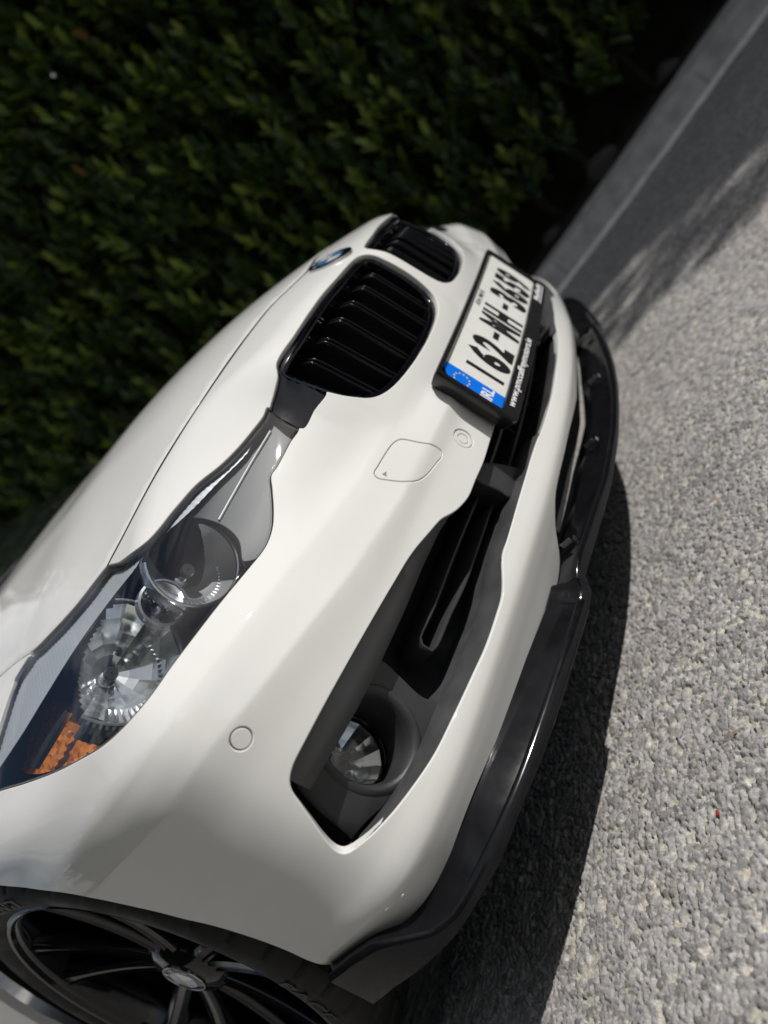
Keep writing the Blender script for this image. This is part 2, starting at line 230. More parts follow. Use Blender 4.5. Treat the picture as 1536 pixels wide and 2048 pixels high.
# ------------------------------------------------------------------ the car's skin as one smooth solid, panels are cut from it
MP = np.array([(0,.02),(.15,.026),(.3,.043),(.45,.073),(.58,.104),(.68,.132),(.75,.158),(.80,.185),(.835,.215),(.862,.262),(.88,.33),(.891,.41),(.9,.5),(.903,.6),(.905,.8),(.905,1.1),(.905,1.6)])
DP = crom(np.vstack([[(-.15,.026)], MP]), .004)
DP = DP[np.argmax(DP[:,0] >= -1e-9):]; DP[0] = (0, .02)
ARC = np.concatenate([[0], np.cumsum(np.linalg.norm(np.diff(DP, axis=0), axis=1))])
ZL = np.array([.10,.20,.245,.270,.285,.300,.32,.40,.45,.4895,.4965,.50,.5035,.511,.55,.556,.562,.60,.65,.70,.74,.80,.90])
SL = np.array([0,.2,.34,.42,.56,.72,.83,.93,1.08,1.3])
TI = np.array([[.10]*10,[.045]*10,[.022]*10,[.008]*10,[.001]*10,[.000]*10,[.002]*10,[.003]*10,
 [.0045,.0045,.0045,.0045,.0045,.0045,.0035,.002,0,0],
 [.0009,.0009,.0009,.0009,.0009,.0009,.0008,.0004,.0,.0],
 [.0003,.0003,.0003,.0003,.0003,.0003,.0003,.0002,.0,.0],
 [.0003,.0003,.0003,.0003,.0003,.0003,.0003,.0002,.0,.0],
 [.0010,.0010,.0011,.0012,.0012,.0012,.0010,.0005,.0002,.0001],
 [.0022,.0024,.0030,.0033,.0033,.0033,.0029,.0014,.0008,.0005],
 [.007,.0105,.0145,.0138,.0138,.0138,.0130,.0095,.005,.0035],
 [.0072,.0108,.0155,.0156,.0158,.0158,.0148,.0108,.0060,.0042],
 [.0074,.0110,.0167,.0184,.0192,.0192,.0177,.0127,.0073,.0052],
 [.009,.012,.023,.032,.044,.046,.040,.030,.018,.012],
 [.014,.017,.031,.052,.076,.078,.070,.055,.034,.022],
 [.024,.027,.041,.079,.112,.115,.105,.085,.056,.036],
 [.044,.047,.065,.109,.150,.155,.140,.115,.080,.055],
 [.084,.089,.112,.164,.215,.220,.200,.165,.120,.090],
 [.17,.18,.21,.275,.33,.34,.31,.26,.20,.16]])
ZCS = np.array([0,.3,.47,.60,.70,.78,.84,.90,.98,1.3]); ZCZ = np.array([-.028,-.028,-.024,-.009,.008,.020,.030,.032,.032,.032])
YH = np.array([-.2,.0,.045,.10,.14,.2,.25,.33,.42,.5,.7,.95,1.2,1.5])
ZH = np.array([.50,.660,.700,.738,.761,.790,.810,.838,.864,.884,.921,.966,1.002,1.035])
YD = np.array([-.2,.08,.2,.33,.6,1.5]); ZD = np.array([.17,.17,.25,.30,.31,.31])
def slopes(x, y):
    h = np.diff(x).reshape(-1, *([1]*(y.ndim-1))); d = np.diff(y, axis=0)/h; q = np.zeros_like(y, dtype=float)
    q[1:-1] = (d[1:]*h[:-1]+d[:-1]*h[1:])/(h[1:]+h[:-1]); q[0] = d[0]; q[-1] = d[-1]; return q
def herm(x, xs, ys, ms):
    x = np.clip(x, xs[0], xs[-1]); i = np.clip(np.searchsorted(xs, x)-1, 0, len(xs)-2); h = xs[i+1]-xs[i]; t = (x-xs[i])/h
    return (2*t**3-3*t*t+1)*ys[i]+(t**3-2*t*t+t)*h*ms[i]+(-2*t**3+3*t*t)*ys[i+1]+(t**3-t*t)*h*ms[i+1]
_mz = slopes(ZL, TI); _sd = np.linspace(0, 1.3, 261); _zd = np.linspace(.1, .9, 641)
_t = np.stack([herm(_zd, ZL, TI[:, j], _mz[:, j]) for j in range(len(SL))], 1); _ms = slopes(SL, _t.T)
DT = np.stack([herm(_sd, SL, _t.T[:, k], _ms[:, k]) for k in range(len(_zd))], 0)
MH, MD = slopes(YH, ZH), slopes(YD, ZD)
def bil(T, a, b_):
    i = a.astype(int); j = b_.astype(int); u = a-i; v = b_-j
    return (T[j, i]*(1-u)+T[j, i+1]*u)*(1-v)+(T[j+1, i]*(1-u)+T[j+1, i+1]*u)*v
# plan distance on a fine lattice
GX = np.arange(0, 1.1001, .0025); GY = np.arange(-.3, 1.7001, .0025)
def _plan_exact(q):
    a = DP[:-1]; e = DP[1:]-a; L2 = (e**2).sum(1); out = np.empty(len(q)); s = np.empty(len(q)); cidx = np.arange(0, len(DP), 10); Dc = DP[cidx]; W_ = np.arange(-11, 12)
    for k in range(0, len(q), 8192):
        x, y = q[k:k+8192, 0], q[k:k+8192, 1]; near = cidx[((x[:, None]-Dc[:, 0])**2+(y[:, None]-Dc[:, 1])**2).argmin(1)]
        i = np.clip(near[:, None]+W_, 0, len(a)-1); dx = x[:, None]-a[i, 0]; dy = y[:, None]-a[i, 1]; ex_, ey_ = e[i, 0], e[i, 1]
        t = np.clip((dx*ex_+dy*ey_)/L2[i], 0, 1); wx_ = dx-t*ex_; wy_ = dy-t*ey_; d2_ = wx_*wx_+wy_*wy_; j = d2_.argmin(1); r_ = np.arange(len(x)); ii = i[r_, j]
        sg = np.sign(wx_[r_, j]*-e[ii, 1]+wy_[r_, j]*e[ii, 0]); out[k:k+8192] = sg*np.sqrt(d2_[r_, j]); s[k:k+8192] = ARC[:-1][ii]+t[r_, j]*np.sqrt(L2[ii])
    return out, s
_g = np.stack(np.meshgrid(GX, GY), -1).reshape(-1, 2)
_far = (_g[:, 0] < .48) & (_g[:, 1] > .5) | (_g[:, 1] < -.12)      # deep inside or well in front: a coarse answer will do
_d = np.full(len(_g), .4); _s = np.full(len(_g), .4); _d[_g[:, 1] < -.12] = -.15
_d[~_far], _s[~_far] = _plan_exact(_g[~_far])
PD = _d.reshape(len(GY), len(GX)); PS = _s.reshape(len(GY), len(GX))
def planq(P):
    a = np.clip(np.abs(P[:, 0])/.0025, 0, len(GX)-1.001); b_ = np.clip((P[:, 1]+.3)/.0025, 0, len(GY)-1.001)
    return bil(PD, a, b_), bil(PS, a, b_)
def inset(s, z):
    w_ = np.clip((z-.43)/.05, 0, 1)*np.clip((.62-z)/.07, 0, 1); z = z-np.interp(s, ZCS, ZCZ)*w_*w_*(3-2*w_)
    return bil(DT, np.clip(s/1.3*260, 0, 259.999), np.clip((z-.1)/.8*640, 0, 639.999))
def Hf(x, y): return herm(y, YH, ZH, MH)-herm(y, YD, ZD, MD)*np.abs(x)**2
def fbody(P):
    d, s = planq(P); g1 = inset(s, P[:, 2])-d; g2 = (P[:, 2]-Hf(P[:, 0], P[:, 1]))*.9; k = .03
    h = np.clip(.5+.5*(g1-g2)/k, 0, 1); return g2*(1-h)+g1*h+k*h*(1-h)
def gradn(P, e=.0030):
    g = np.stack([fbody(P+np.eye(3)[i]*e)-fbody(P-np.eye(3)[i]*e) for i in range(3)], 1); return g/np.linalg.norm(g, axis=1)[:, None]
YC = .9
_ph = np.arctan2(DP[:, 0], YC-DP[:, 1]); _rr = np.hypot(DP[:, 0], YC-DP[:, 1])
def r0(ph): return np.interp(np.abs(ph), _ph, _rr)-.30
def to_dom(P):
    P = np.array(P, float); ph = np.arctan2(P[:, 0], YC-P[:, 1]); rho = np.hypot(P[:, 0], YC-P[:, 1]); th = np.arctan2(P[:, 2]-.42, rho-r0(ph))
    return np.stack([ph*.9, th*.33], 1)
def from_dom(q, off=0.):
    ph = q[:, 0]/.9; th = q[:, 1]/.33; rb = r0(ph); t = np.full(len(q), .30)
    def pt(t):
        rho = rb+t*np.cos(th); return np.stack([rho*np.sin(ph), YC-rho*np.cos(ph), .42+t*np.sin(th)], 1)
    for _ in range(14):
        v = fbody(pt(t))+off; dv = (fbody(pt(t+1e-4))+off-v)/1e-4; dv = np.where(np.abs(dv) < .15, .15, dv); t = np.clip(t-np.clip(v/dv, -.06, .06), .02, .9)
    return pt(t)
def to_xy(P): return np.array(P, float)[:, :2]
def from_xy(q, off=0.):
    z = Hf(q[:, 0], q[:, 1])-.01
    for _ in range(14):
        P = np.c_[q, z]; v = fbody(P)+off; dv = (fbody(P+[0, 0, 1e-4])+off-v)/1e-4; dv = np.where(np.abs(dv) < .15, .15, dv); z = z-np.clip(v/dv, -.05, .05)
    return np.c_[q, z]
def inpoly(pts, poly):
    x, y = pts[:, 0], pts[:, 1]; c = np.zeros(len(pts), bool); a = np.asarray(poly); b_ = np.roll(a, -1, 0)
    for (x1, y1), (x2, y2) in zip(a, b_):
        if y1 == y2: continue
        k = (y1 > y) != (y2 > y); c ^= k & (x < (x2-x1)*(y-y1)/(y2-y1)+x1)
    return c
def pdist(pts, poly):
    a = np.asarray(poly); b_ = np.roll(a, -1, 0); e = b_-a; L2 = (e**2).sum(1)+1e-12; out = np.full(len(pts), 9.); lo, hi = a.min(0)-.03, a.max(0)+.03
    idx = np.nonzero(((pts > lo) & (pts < hi)).all(1))[0]
    for k in range(0, len(idx), 2048):
        c = pts[idx[k:k+2048]]; dx = c[:, 0:1]-a[:, 0]; dy = c[:, 1:2]-a[:, 1]; t = np.clip((dx*e[:, 0]+dy*e[:, 1])/L2, 0, 1); dx -= t*e[:, 0]; dy -= t*e[:, 1]; out[idx[k:k+2048]] = np.sqrt((dx*dx+dy*dy).min(1))
    return out
def pdist_pts(a, b_):
    return np.concatenate([np.sqrt(((a[k:k+1024, None]-b_[None])**2).sum(2).min(1)) for k in range(0, len(a), 1024)])
def shrink(poly, d):
    """inset a closed 2D loop by d"""
    P = np.array(poly); nx = np.roll(P, -1, 0); pv = np.roll(P, 1, 0); tg = nx-pv; tg /= np.linalg.norm(tg, axis=1)[:, None]+1e-12; n = np.stack([-tg[:, 1], tg[:, 0]], 1)
    ar = .5*np.sum(P[:, 0]*nx[:, 1]-nx[:, 0]*P[:, 1]); return P+n*d*np.sign(ar)
def panel_mesh(outer, holes, lift, step, off=0., fil=.0018, depth=.014, grow=True, disp=None, extra=None):
    """outer, holes: dense 2D loops in the lift's domain. Returns verts, faces, normals with rounded, returned edges."""
    loops = [outer]+list(holes); allp = np.vstack(loops); lo, hi = outer.min(0), outer.max(0)
    gx, gy = np.meshgrid(np.arange(lo[0]+step/2, hi[0], step), np.arange(lo[1]+step/2, hi[1], step)); gx[1::2] += step/2
    g = np.stack([gx.ravel(), gy.ravel()], 1)
    keep = inpoly(g, outer)
    for h in holes: keep &= ~inpoly(g, h)
    g = g[keep]
    for l in loops: g = g[pdist(g, l) > step*.45]
    if extra is not None: g = np.vstack([g[pdist_pts(g, extra) > step*.5], extra])
    pts = np.vstack([allp, g]); ed = []; k = 0
    for l in loops: ed += [(k+i, k+(i+1) % len(l)) for i in range(len(l))]; k += len(l)
    vo, _, fo, _, _, _ = geometry.delaunay_2d_cdt([Vector(p) for p in pts], ed, [], 0, 1e-7)
    V2 = np.array([tuple(v) for v in vo]); F = np.array([f_ for f_ in fo if len(f_) == 3]); c = V2[F].mean(1)
    ok = inpoly(c, outer)
    for h in holes: ok &= ~inpoly(c, h)
    F = F[ok]; used = np.unique(F); mp_ = -np.ones(len(V2), int); mp_[used] = np.arange(len(used)); V2 = V2[used]; F = mp_[F]
    V = lift(V2, off); N = gradn(V, .003 if off <= 0 else .008)
    fn = np.cross(V[F[:, 1]]-V[F[:, 0]], V[F[:, 2]]-V[F[:, 0]]); fl = (fn*N[F].mean(1)).sum(1) < 0; F[fl] = F[fl][:, ::-1]
    if disp is not None:
        h_ = disp(V2); V = V+N*h_[:, None]; M_ = np.zeros_like(V); fn = np.cross(V[F[:, 1]]-V[F[:, 0]], V[F[:, 2]]-V[F[:, 0]])
        for k_ in range(3): np.add.at(M_, F[:, k_], fn)
        M_ /= np.linalg.norm(M_, axis=1)[:, None]+1e-12; w_ = np.clip(h_/.0002, 0, 1)[:, None]; N = N*(1-w_)+M_*w_; N /= np.linalg.norm(N, axis=1)[:, None]
    if depth <= 0: return V, F.tolist(), N
    E = {}
    for f_ in F:
        for a, b_ in ((f_[0], f_[1]), (f_[1], f_[2]), (f_[2], f_[0])): E[(a, b_)] = 1
    bd = [(a, b_) for a, b_ in E if (b_, a) not in E]
    B = np.zeros_like(V); ids = set()
    for a, b_ in bd:
        d = V[b_]-V[a]; o = np.cross(d, N[a]); L = np.linalg.norm(o)
        if L > 1e-9: o /= L; B[a] += o; B[b_] += o
        ids.add(a); ids.add(b_)
    ids = sorted(ids); ix = {v: i for i, v in enumerate(ids)}; p = V[ids]; n = N[ids]; b_ = B[ids]; b_ /= np.linalg.norm(b_, axis=1)[:, None]+1e-9
    if not grow: V[ids] -= b_*fil; p = V[ids]
    rings = [(p+b_*fil*.55-n*fil*.2, n*.8+b_*.6), (p+b_*fil*.9-n*fil*.55, n*.45+b_*.9), (p+b_*fil-n*fil*1.2, b_), (p+b_*fil*.8-n*depth, b_)]
    AV = [V]; AN = [N]; faces = F.tolist(); k0 = len(V); prev = np.array(ids)
    for rp, rn in rings:
        AV.append(rp); AN.append(rn/np.linalg.norm(rn, axis=1)[:, None]); cur = k0+np.arange(len(ids)); k0 += len(ids)
        for a, c_ in bd: faces.append((prev[ix[c_]], prev[ix[a]], cur[ix[a]], cur[ix[c_]]))
        prev = cur
    return np.vstack(AV), faces, np.vstack(AN)
def loop_dom(P3, step=.005, dom=to_dom): return crom(dom(P3), step, True)
def line_dom(P3, step=.005, dom=to_dom): return crom(dom(P3), step, False)

# ------------------------------------------------------------------ the car
car = empty('car'); tag(car, 'white car with black grilles and splitter parked beside the hedge', 'car')
WY, WZ = .745, .323
# --- bumper skin with its openings
half = [(0, .036, .2566)]+D['strip_bot']+D['arch'][1:]+[(-.884, .614, .632), (-.862, .624, .672), (-.8057, .6358, .708), (-.765, .50, .70), (-.66, .40, .705)]+D['hood_front'][::-1]+[(0, .1385, .7603)]
segs = [half[:1]+D['strip_bot'], [D['strip_bot'][-1]]+D['arch'][1:]+[(-.884, .614, .632)], [(-.884, .614, .632), (-.862, .624, .672), (-.8057, .6358, .708)], [(-.8057, .6358, .708), (-.765, .50, .70), (-.66, .40, .705)], [(-.66, .40, .705), D['hood_front'][-1]], D['hood_front'][::-1]+[(0, .1385, .7603)]]
hl = [line_dom(s_, .006)[:-1] for s_ in segs]; hl = np.vstack(hl); ml = hl[::-1]*[-1, 1]
outer = np.vstack([hl, line_dom([(0, .1385, .7603)], 1) if False else to_dom([(0, .1385, .7603)]), ml[:-1]])
kid = loop_dom(D['kidney'], .004); link = loop_dom(D['link'], .005); head = crom(to_dom(D['headlight']), .005, True)
itop = [(0, .023, .394), (-.12, .028, .394)]+D['intake_top']; ibot = D['intake_bot']+[(-.09, .025, .3135), (0, .023, .3135)]
ih = line_dom(itop[:-1]+ibot, .006); intake = np.vstack([ih[1:-1], to_dom([ibot[-1]]), (ih[::-1]*[-1, 1])[1:-1], to_dom([itop[0]])])
mm = lambda l: (l*[-1, 1])[::-1]
fs, ss = np.array(D['sensor_f'][0]), np.array(D['sensor_s'][0])
def circ_dom(c, r, n=28):
    q = to_dom([c])[0]; a = np.linspace(0, 2*np.pi, n, endpoint=False); k = np.array([np.cos(a), np.sin(a)]).T*r
    # metric of the domain at c
    J = np.stack([(from_dom(q[None]+[[1e-3, 0]])[0]-from_dom(q[None])[0])/1e-3, (from_dom(q[None]+[[0, 1e-3]])[0]-from_dom(q[None])[0])/1e-3], 1)
    return q+k/np.array([np.linalg.norm(J[:, 0]), np.linalg.norm(J[:, 1])])
wash = loop_dom(D['washer'], .004)
s_ring = circ_dom(fs, .0150); s_side = circ_dom(ss, .0108)
ex = lambda l, d: shrink(l, -d)
holes = [kid, mm(kid), link, mm(link), head, mm(head), intake]+[ex(l, .0026) for l in (wash, mm(wash), s_ring, mm(s_ring))]+[ex(l, .0023) for l in (s_side, mm(s_side))]
ce = []                                   # vertices run along the two feature lines so that they stay crisp
for sg in (-1, 1):
    for s_ in np.arange(.10, .90, .006):
        zc_ = np.interp(s_, ZCS, ZCZ)
        for dz in (-.0035, 0., .0035, .050, .056, .062):
            x_, y_ = np.interp(s_, ARC, DP[:, 0]), np.interp(s_, ARC, DP[:, 1]); ce.append((sg*x_, y_+(.015 if dz > .02 else 0), .50+zc_+dz))
ce = to_dom(ce); ok_ = inpoly(ce, outer)
for h_ in holes: ok_ &= ~inpoly(ce, h_) & (pdist(ce, h_) > .004)
crease_pts = ce[ok_ & (pdist(ce, outer) > .004)]
def swage(q):
    # the skin swells towards the kidney grilles
    out = np.zeros(len(q))
    for lp in (kid, mm(kid)):
        near = (np.abs(q-lp.mean(0)) < [.30, .20]).all(1)
        if near.any():
            d = pdist(q[near], lp); h = np.clip(1-(d-.010)/.045, 0, 1); h = h*h*(3-2*h); out[near] = np.maximum(out[near], .0026*h*np.clip((.07-(q[near][:, 1]-lp[:, 1].mean()))/.06, 0, 1))
    return out
V, F, N = panel_mesh(outer, holes, from_dom, .0085, disp=swage, extra=crease_pts)
bumper = obj('bumper', V, F, paint, car, True, N)
def patch(name, loop, mat, parent, off=0., depth=.006, fil=.0012, step=.006, holes=(), lift=from_dom, grow=False):
    V, F, N = panel_mesh(loop, holes, lift, step, off, fil, depth, grow); return obj(name, V, F, mat, parent, True, N)
for sgn, T in ((1, lambda l: l), (-1, mm)):
    wc = patch('washer_cap', T(wash), paint, bumper, .0004, .01, .0012)
    sx = -1 if sgn == 1 else 1
    # small embossed arrow on the cap
    q = to_dom([(D['washer'][13][0]*-sx*1, D['washer'][13][1], D['washer'][13][2])])[0]
    c_ = to_dom([(-.4405*-sx*1, .0765, .508)])[0]*[1, 1]; tri = c_+np.array([(-.003, -.003), (.0035, 0), (-.003, .0035)])
    P = from_dom(tri, -.0003); mb = MB(); mb.add(P, [(0, 1, 2)] if sgn == 1 else [(0, 2, 1)]); mb.build('arrow_mark', dusty_grey, wc, False)
    ring = circ_dom(fs*[-sx, 1, 1], .0148); mid = circ_dom(fs*[-sx, 1, 1], .0088); ins = circ_dom(fs*[-sx, 1, 1], .0080)
    sr = patch('parking_sensor', ring, paint, bumper, .0012, .008, .001, .004, [mid]); patch('sensor_face', ins, paint, sr, .0016, .006, .0008, .003)
    patch('cap_gap_shade', T(ex(wash, .003)), matte_black, bumper, .0035, -1); patch('sensor_gap_shade', circ_dom(ss*[-sx, 1, 1], .0135), matte_black, bumper, .0030, -1); patch('sensor_gap_shade', circ_dom(fs*[-sx, 1, 1], .0172), matte_black, bumper, .004, -1)  # black patches under the cap and sensor gaps paint in their shade
    ins = circ_dom(ss*[-sx, 1, 1], .0106); patch('parking_sensor', ins, paint, bumper, .0002, .006, .0009, .003)
# --- bonnet
hs = [(p[0], p[1]) for p in D['hood_side'][:6]]+[(-.634, .60), (-.628, .68), (-.64, .80), (-.675, 1.0), (-.70, 1.24)]
hf = np.array([(p[0]+.003, p[1]+.0105) for p in D['hood_front']]); hf = np.vstack([[(0, .1490)], hf])
ho = np.vstack([crom(hf, .006)[:-1], crom(np.array(hs)+[.002, .004], .008)[:-1], [(-.70, 1.24)], [(-.5, 1.285), (-.25, 1.30), (0, 1.305)]]); ho = np.vstack([ho, (ho[1:-1][::-1]*[-1, 1])])
def hood_lift(q, off=0.):
    P = from_xy(q, off); a = np.abs(q[:, 0]); y = q[:, 1]
    env = np.clip((y-.28)/.35, 0, 1); P[:, 2] += .0022*env*np.exp(-((a-(.30+.05*y))/.045)**2); return P
V, F, N = panel_mesh(ho, [], hood_lift, .014)
bonnet = obj('bonnet', V, F, paint, car, True, None); bonnet.data.polygons.foreach_set('use_smooth', [True]*len(bonnet.data.polygons)); bonnet.data.set_sharp_from_angle(angle=R(50))
# black ribbon just under the skin paints the shade of the bonnet gap
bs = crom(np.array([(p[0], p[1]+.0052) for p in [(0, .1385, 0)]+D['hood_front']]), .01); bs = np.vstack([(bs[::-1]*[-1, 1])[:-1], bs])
MB().grid([from_xy(bs-[0, .0042], .0006), from_xy(bs+[0, .0042], .0006)]).build('bonnet_gap_shade', matte_black, car)
# --- front wings with the wheel arch
arch_c = [(-.886, WY+.336*math.cos(a), .328+.336*math.sin(a)) for a in np.linspace(R(118), R(-14), 34)]
fen_top = [(-.6445, .5335, .763), (-.636, .605, .78), (-.631, .68, .80), (-.643, .80, .82), (-.678, 1.0, .83), (-.703, 1.24, .84)]
fl = [line_dom(D['headlight'][16:20], .006)[:-1], line_dom([D['headlight'][19], (-.864, .627, .672), (-.887, .618, .634)], .006)[:-1], line_dom([(-.887, .618, .634)]+arch_c[4:], .008)[:-1], line_dom([arch_c[-1], (-.89, 1.12, .2), (-.895, 1.36, .2)], .02)[:-1], line_dom([(-.895, 1.36, .2), (-.905, 1.36, .45), (-.9, 1.36, .65), (-.85, 1.36, .80), (-.78, 1.33, .85)], .015)[:-1], line_dom([(-.78, 1.33, .85), (-.703, 1.24, .86)], .01)[:-1], line_dom(fen_top[::-1], .008)[:-1], line_dom([fen_top[0]]+D['headlight'][15:17], .006)[:-1]]
fl = np.vstack(fl)
for T in (lambda l: l, mm):
    V, F, N = panel_mesh(T(fl), [], from_dom, .014); obj('front_wing', V, F, paint, car, True, N)
# --- kidney grilles
def kidney(T, sgn):
    g = empty('kidney_grille'); g.parent = car
    lp = T(kid); inner = shrink(lp, .0135); V, F, N = panel_mesh(shrink(lp, .0012), [inner], from_dom, .0035, .0055, .0045, .05, False)
    obj('grille_frame', V, F, gloss_black, g, True, N)
    V, F, N = panel_mesh(shrink(lp, .002), [], from_dom, .012, .05, .001, -1); obj('grille_back', V, F, matte_black, g, True, N)
    for k, x in enumerate((-.041, -.092, -.146, -.199, -.251, -.300)):
        # vertical double vane: side view runs back at the top, knees, then falls to the sill
        hf_ = [(.0072, .034), (.0070, .006), (.0066, .0016), (.0060, .0002), (.0055, .0), (.0050, .0002), (.0044, .0016), (.0040, .006), (.0030, .016), (0, .018)]
        dx = np.array([-a_ for a_, _ in hf_]+[a_ for a_, _ in hf_[:-1]][::-1]); fw = np.array([b_ for _, b_ in hf_]+[b_ for _, b_ in hf_[:-1]][::-1])
        zt = .697; zs = np.concatenate([np.linspace(.5525, .652, 9), [.660, .666, .670, .6735, .677, .681, .687, .695]])
        dep = np.concatenate([np.full(9, .019), [.0195, .0215, .025, .0295, .035, .041, .050, .064]]); rows = []
        yb = np.interp(-x, [0, .1, .2, .3, .36], [.0295, .0318, .0405, .0565, .083]); lean = np.interp(-x, [0, .2, .3, .36], [.07, .10, .16, .2])
        for z_, d_ in zip(zs, dep): rows.append([((x+dx[i])*sgn, yb+(z_-.553)*lean+d_+fw[i]-.004, z_-fw[i]*.15) for i in range(len(dx))])
        mb = MB(); mb.grid(rows, False, sgn > 0); o = mb.build('slat', slat_black, g, True, 80)
for T, sgn in ((lambda l: l, 1), (mm, -1)):
    kidney(T, sgn)
    patch('grille_link', T(shrink(link, .001)), gloss_black, car, .0055, .02, .003, .005)
# --- headlights
def keep_inside(mb, lim=-.008):
    # lamp internals stop where the brow and the cover close over them
    P = np.array([tuple(v) for v in mb.v]); mb.f = [f_ for f_, ok in zip(mb.f, fbody(np.array([P[list(f_)].mean(0) for f_ in mb.f])) < lim) if ok]; return mb
def bowl(c, r, d, n, rings, name, mat, parent, flat, ax, sub=4):
    rows = []; ax = Vector(ax).normalized(); u = ax.cross(Vector((0, 0, 1))).normalized(); v = u.cross(ax); C0 = Vector(c)
    for i in range(rings+1):
        k = i/rings; rr = r*(1-k)+.010*k; dd = d*(1-(rr/r)**2)
        rows.append([C0-ax*dd+u*rr*math.cos(2*math.pi*j/n)+v*rr*math.sin(2*math.pi*j/n) for j in range(n)])
    mb = MB()
    if not flat: mb.grid(rows, True)
    else:
        for i in range(rings):
            for j in range(n):
                A, B_, C_, D_ = rows[i][j], rows[i][(j+1) % n], rows[i+1][(j+1) % n], rows[i+1][j]
                mb.grid([[A.lerp(B_, q/sub).lerp(D_.lerp(C_, q/sub), p/sub) for q in range(sub+1)] for p in range(sub+1)])
    keep_inside(mb); o = mb.build(name, mat, parent, not flat, 25); return o
def ring_about(c, prof, ax, seg=48):
    ax = Vector(ax).normalized(); u = ax.cross(Vector((0, 0, 1))).normalized(); v = u.cross(ax); C0 = Vector(c); mb = MB()
    mb.grid([[C0+ax*h+(u*math.cos(2*math.pi*j/seg)+v*math.sin(2*math.pi*j/seg))*r_ for j in range(seg)] for r_, h in prof], True); return mb
def headlight(T, s):
    h = empty('headlight'); h.parent = car; X = lambda p: (p[0]*s, p[1], p[2])
    lp = T(head)
    V, F, N = panel_mesh(shrink(lp, .0010), [shrink(lp, .0065)], from_dom, .005, .006, .0015, .11, False); obj('seal', V, F, matte_black, h, True, N)
    V, F, N = panel_mesh(shrink(lp, .004), [], from_dom, .012, .19, .001, -1); obj('housing', V, F, lamp_dark, h, True, N)
    V, F, N = panel_mesh(shrink(lp, .0040), [], from_dom, .008, .001, .0025, .005, False); obj('lens', V, F, clear, h, True, N)
    tp_ = crom(to_dom(D['headlight'][0:7]+D['tip_panel'][7:12][::-1]+D['headlight'][32:41]), .006, True); patch('inner_panel', T(shrink(tp_, .003)), panel_dark, h, .020, .012, .002, .012)
    # reeded brow along the top edge
    bl = T(loop_dom(D['brow'], .005)); V, F, N = panel_mesh(bl, [], from_dom, .0045, .010, .001, -1); V = np.array(V); N0 = gradn(V)
    ph = (V[:, 1]*.8+np.abs(V[:, 0])*.6)/.0075; V = V-N0*(.0012*np.abs((ph % 1)-.5)*2)[:, None]
    obj('brow', V, F, brow_silver, h, True, None, 40)
    # shelf under the brow, closing the lamps at the top
    be = crom(np.array(D['brow'][4:12]), .01); MB().grid([[X(p) for p in be-[0, 0, .001]], [X((p[0]+.012, p[1]+.03, p[2]-.001)) for p in be], [X((p[0]+.05, p[1]+.09, p[2]+.002)) for p in be]], False, s > 0).build('brow_shelf', lamp_dark, h)
    gq = np.array(D['guide']); mb = MB(); tube(mb, [X(p) for p in crom(gq, .02)], .0017, 6); mb.build('light_guide', badge_white, h)
    ax = Vector((-.24*s, -1, -.02))
    for c, r_, d_, n_ in (((-.7056, .330, .6533), .0718, .060, 14), ((-.5873, .250, .6463), .0555, .048, 48)):
        rf = bowl(X(c), r_, d_, n_, 5 if n_ < 30 else 14, 'reflector', chrome if n_ < 30 else chrome_satin, h, n_ < 30, ax)
        mb_ = ring_about(X(c), [(r_+.0005, -.01), (r_+.0005, .004), (r_+.002, .0055), (r_+.0045, .005), (r_+.006, .001), (r_+.006, -.02)], ax); mb_ = keep_inside(mb_); mb_.build('bezel', chrome_soft if n_ > 30 else lamp_grey, rf)
        ring_about(X((c[0], c[1]+d_-.012, c[2])), [(.001, .030), (.0075, .030), (.0085, .028), (.0085, .020)], ax, 20).build('bulb_cap', bulb_cap, rf)
        ring_about(X((c[0], c[1]+d_-.012, c[2])), [(.0062, .020), (.0062, .002), (.0095, .001), (.0105, -.001), (.0105, -.006)], ax, 20).build('bulb', chrome_soft, rf)
        # reeded ledge under the bowl
        rows = []
        for k in range(41):
            a = R(200+140*k/40); rip = .0018*(k % 2)
            rows.append([X((c[0]+(r_*q)*math.cos(a), c[1]+.012+.03*(1-q)-rip, c[2]+(r_*q)*math.sin(a))) for q in (.995, .86, .74)])
        mb = MB(); mb.grid(rows); keep_inside(mb); mb.build('reeded_step', chrome, rf, False)
    mr_ = bowl(X((-.6395, .280, .6485)), .027, .028, 16, 4, 'position_reflector', chrome, h, True, ax)
    ring_about(X((-.6395, .280, .6485)), [(.027, -.01), (.027, .004), (.030, .003), (.031, -.01)], ax).build('bezel', lamp_grey, mr_)
    ring_about(X((-.6395, .304, .6485)), [(.001, .02), (.004, .019), (.005, .014), (.005, 0)], ax, 16).build('bulb', chrome_soft, mr_)
    # ribbed collar outside the big bowl
    rows = []
    for k in range(81):
        a = R(140)+R(205)*k/80; rip = .0016*(k % 2); rows.append([X((-.7056+q*math.cos(a), .338+j-rip, .6533+q*math.sin(a))) for q, j in ((.0785, .0), (.0815, .003), (.0865, .012), (.0885, .03))])
    mb = MB(); mb.grid(rows); keep_inside(mb, -.006); mb.build('collar', lamp_grey, h, False)
    # amber turn signal, faceted
    al = T(loop_dom(D['amber'], .006)); V, F, N = panel_mesh(al, [], from_dom, .0075, .042, .001, .02, False); V = np.array(V); r_ = np.random.default_rng(3); V = V-gradn(V)*(r_.random(len(V))*.005)[:, None]
    obj('turn_signal', V, F, amber, h, False)
    mb = MB(); bp = [Vector(X(p)) for p in D['amber_bar']]; tube(mb, [p for p in bp], [.006, .007, .006], 6); mb.build('prism_bar', chrome_soft, h, False)
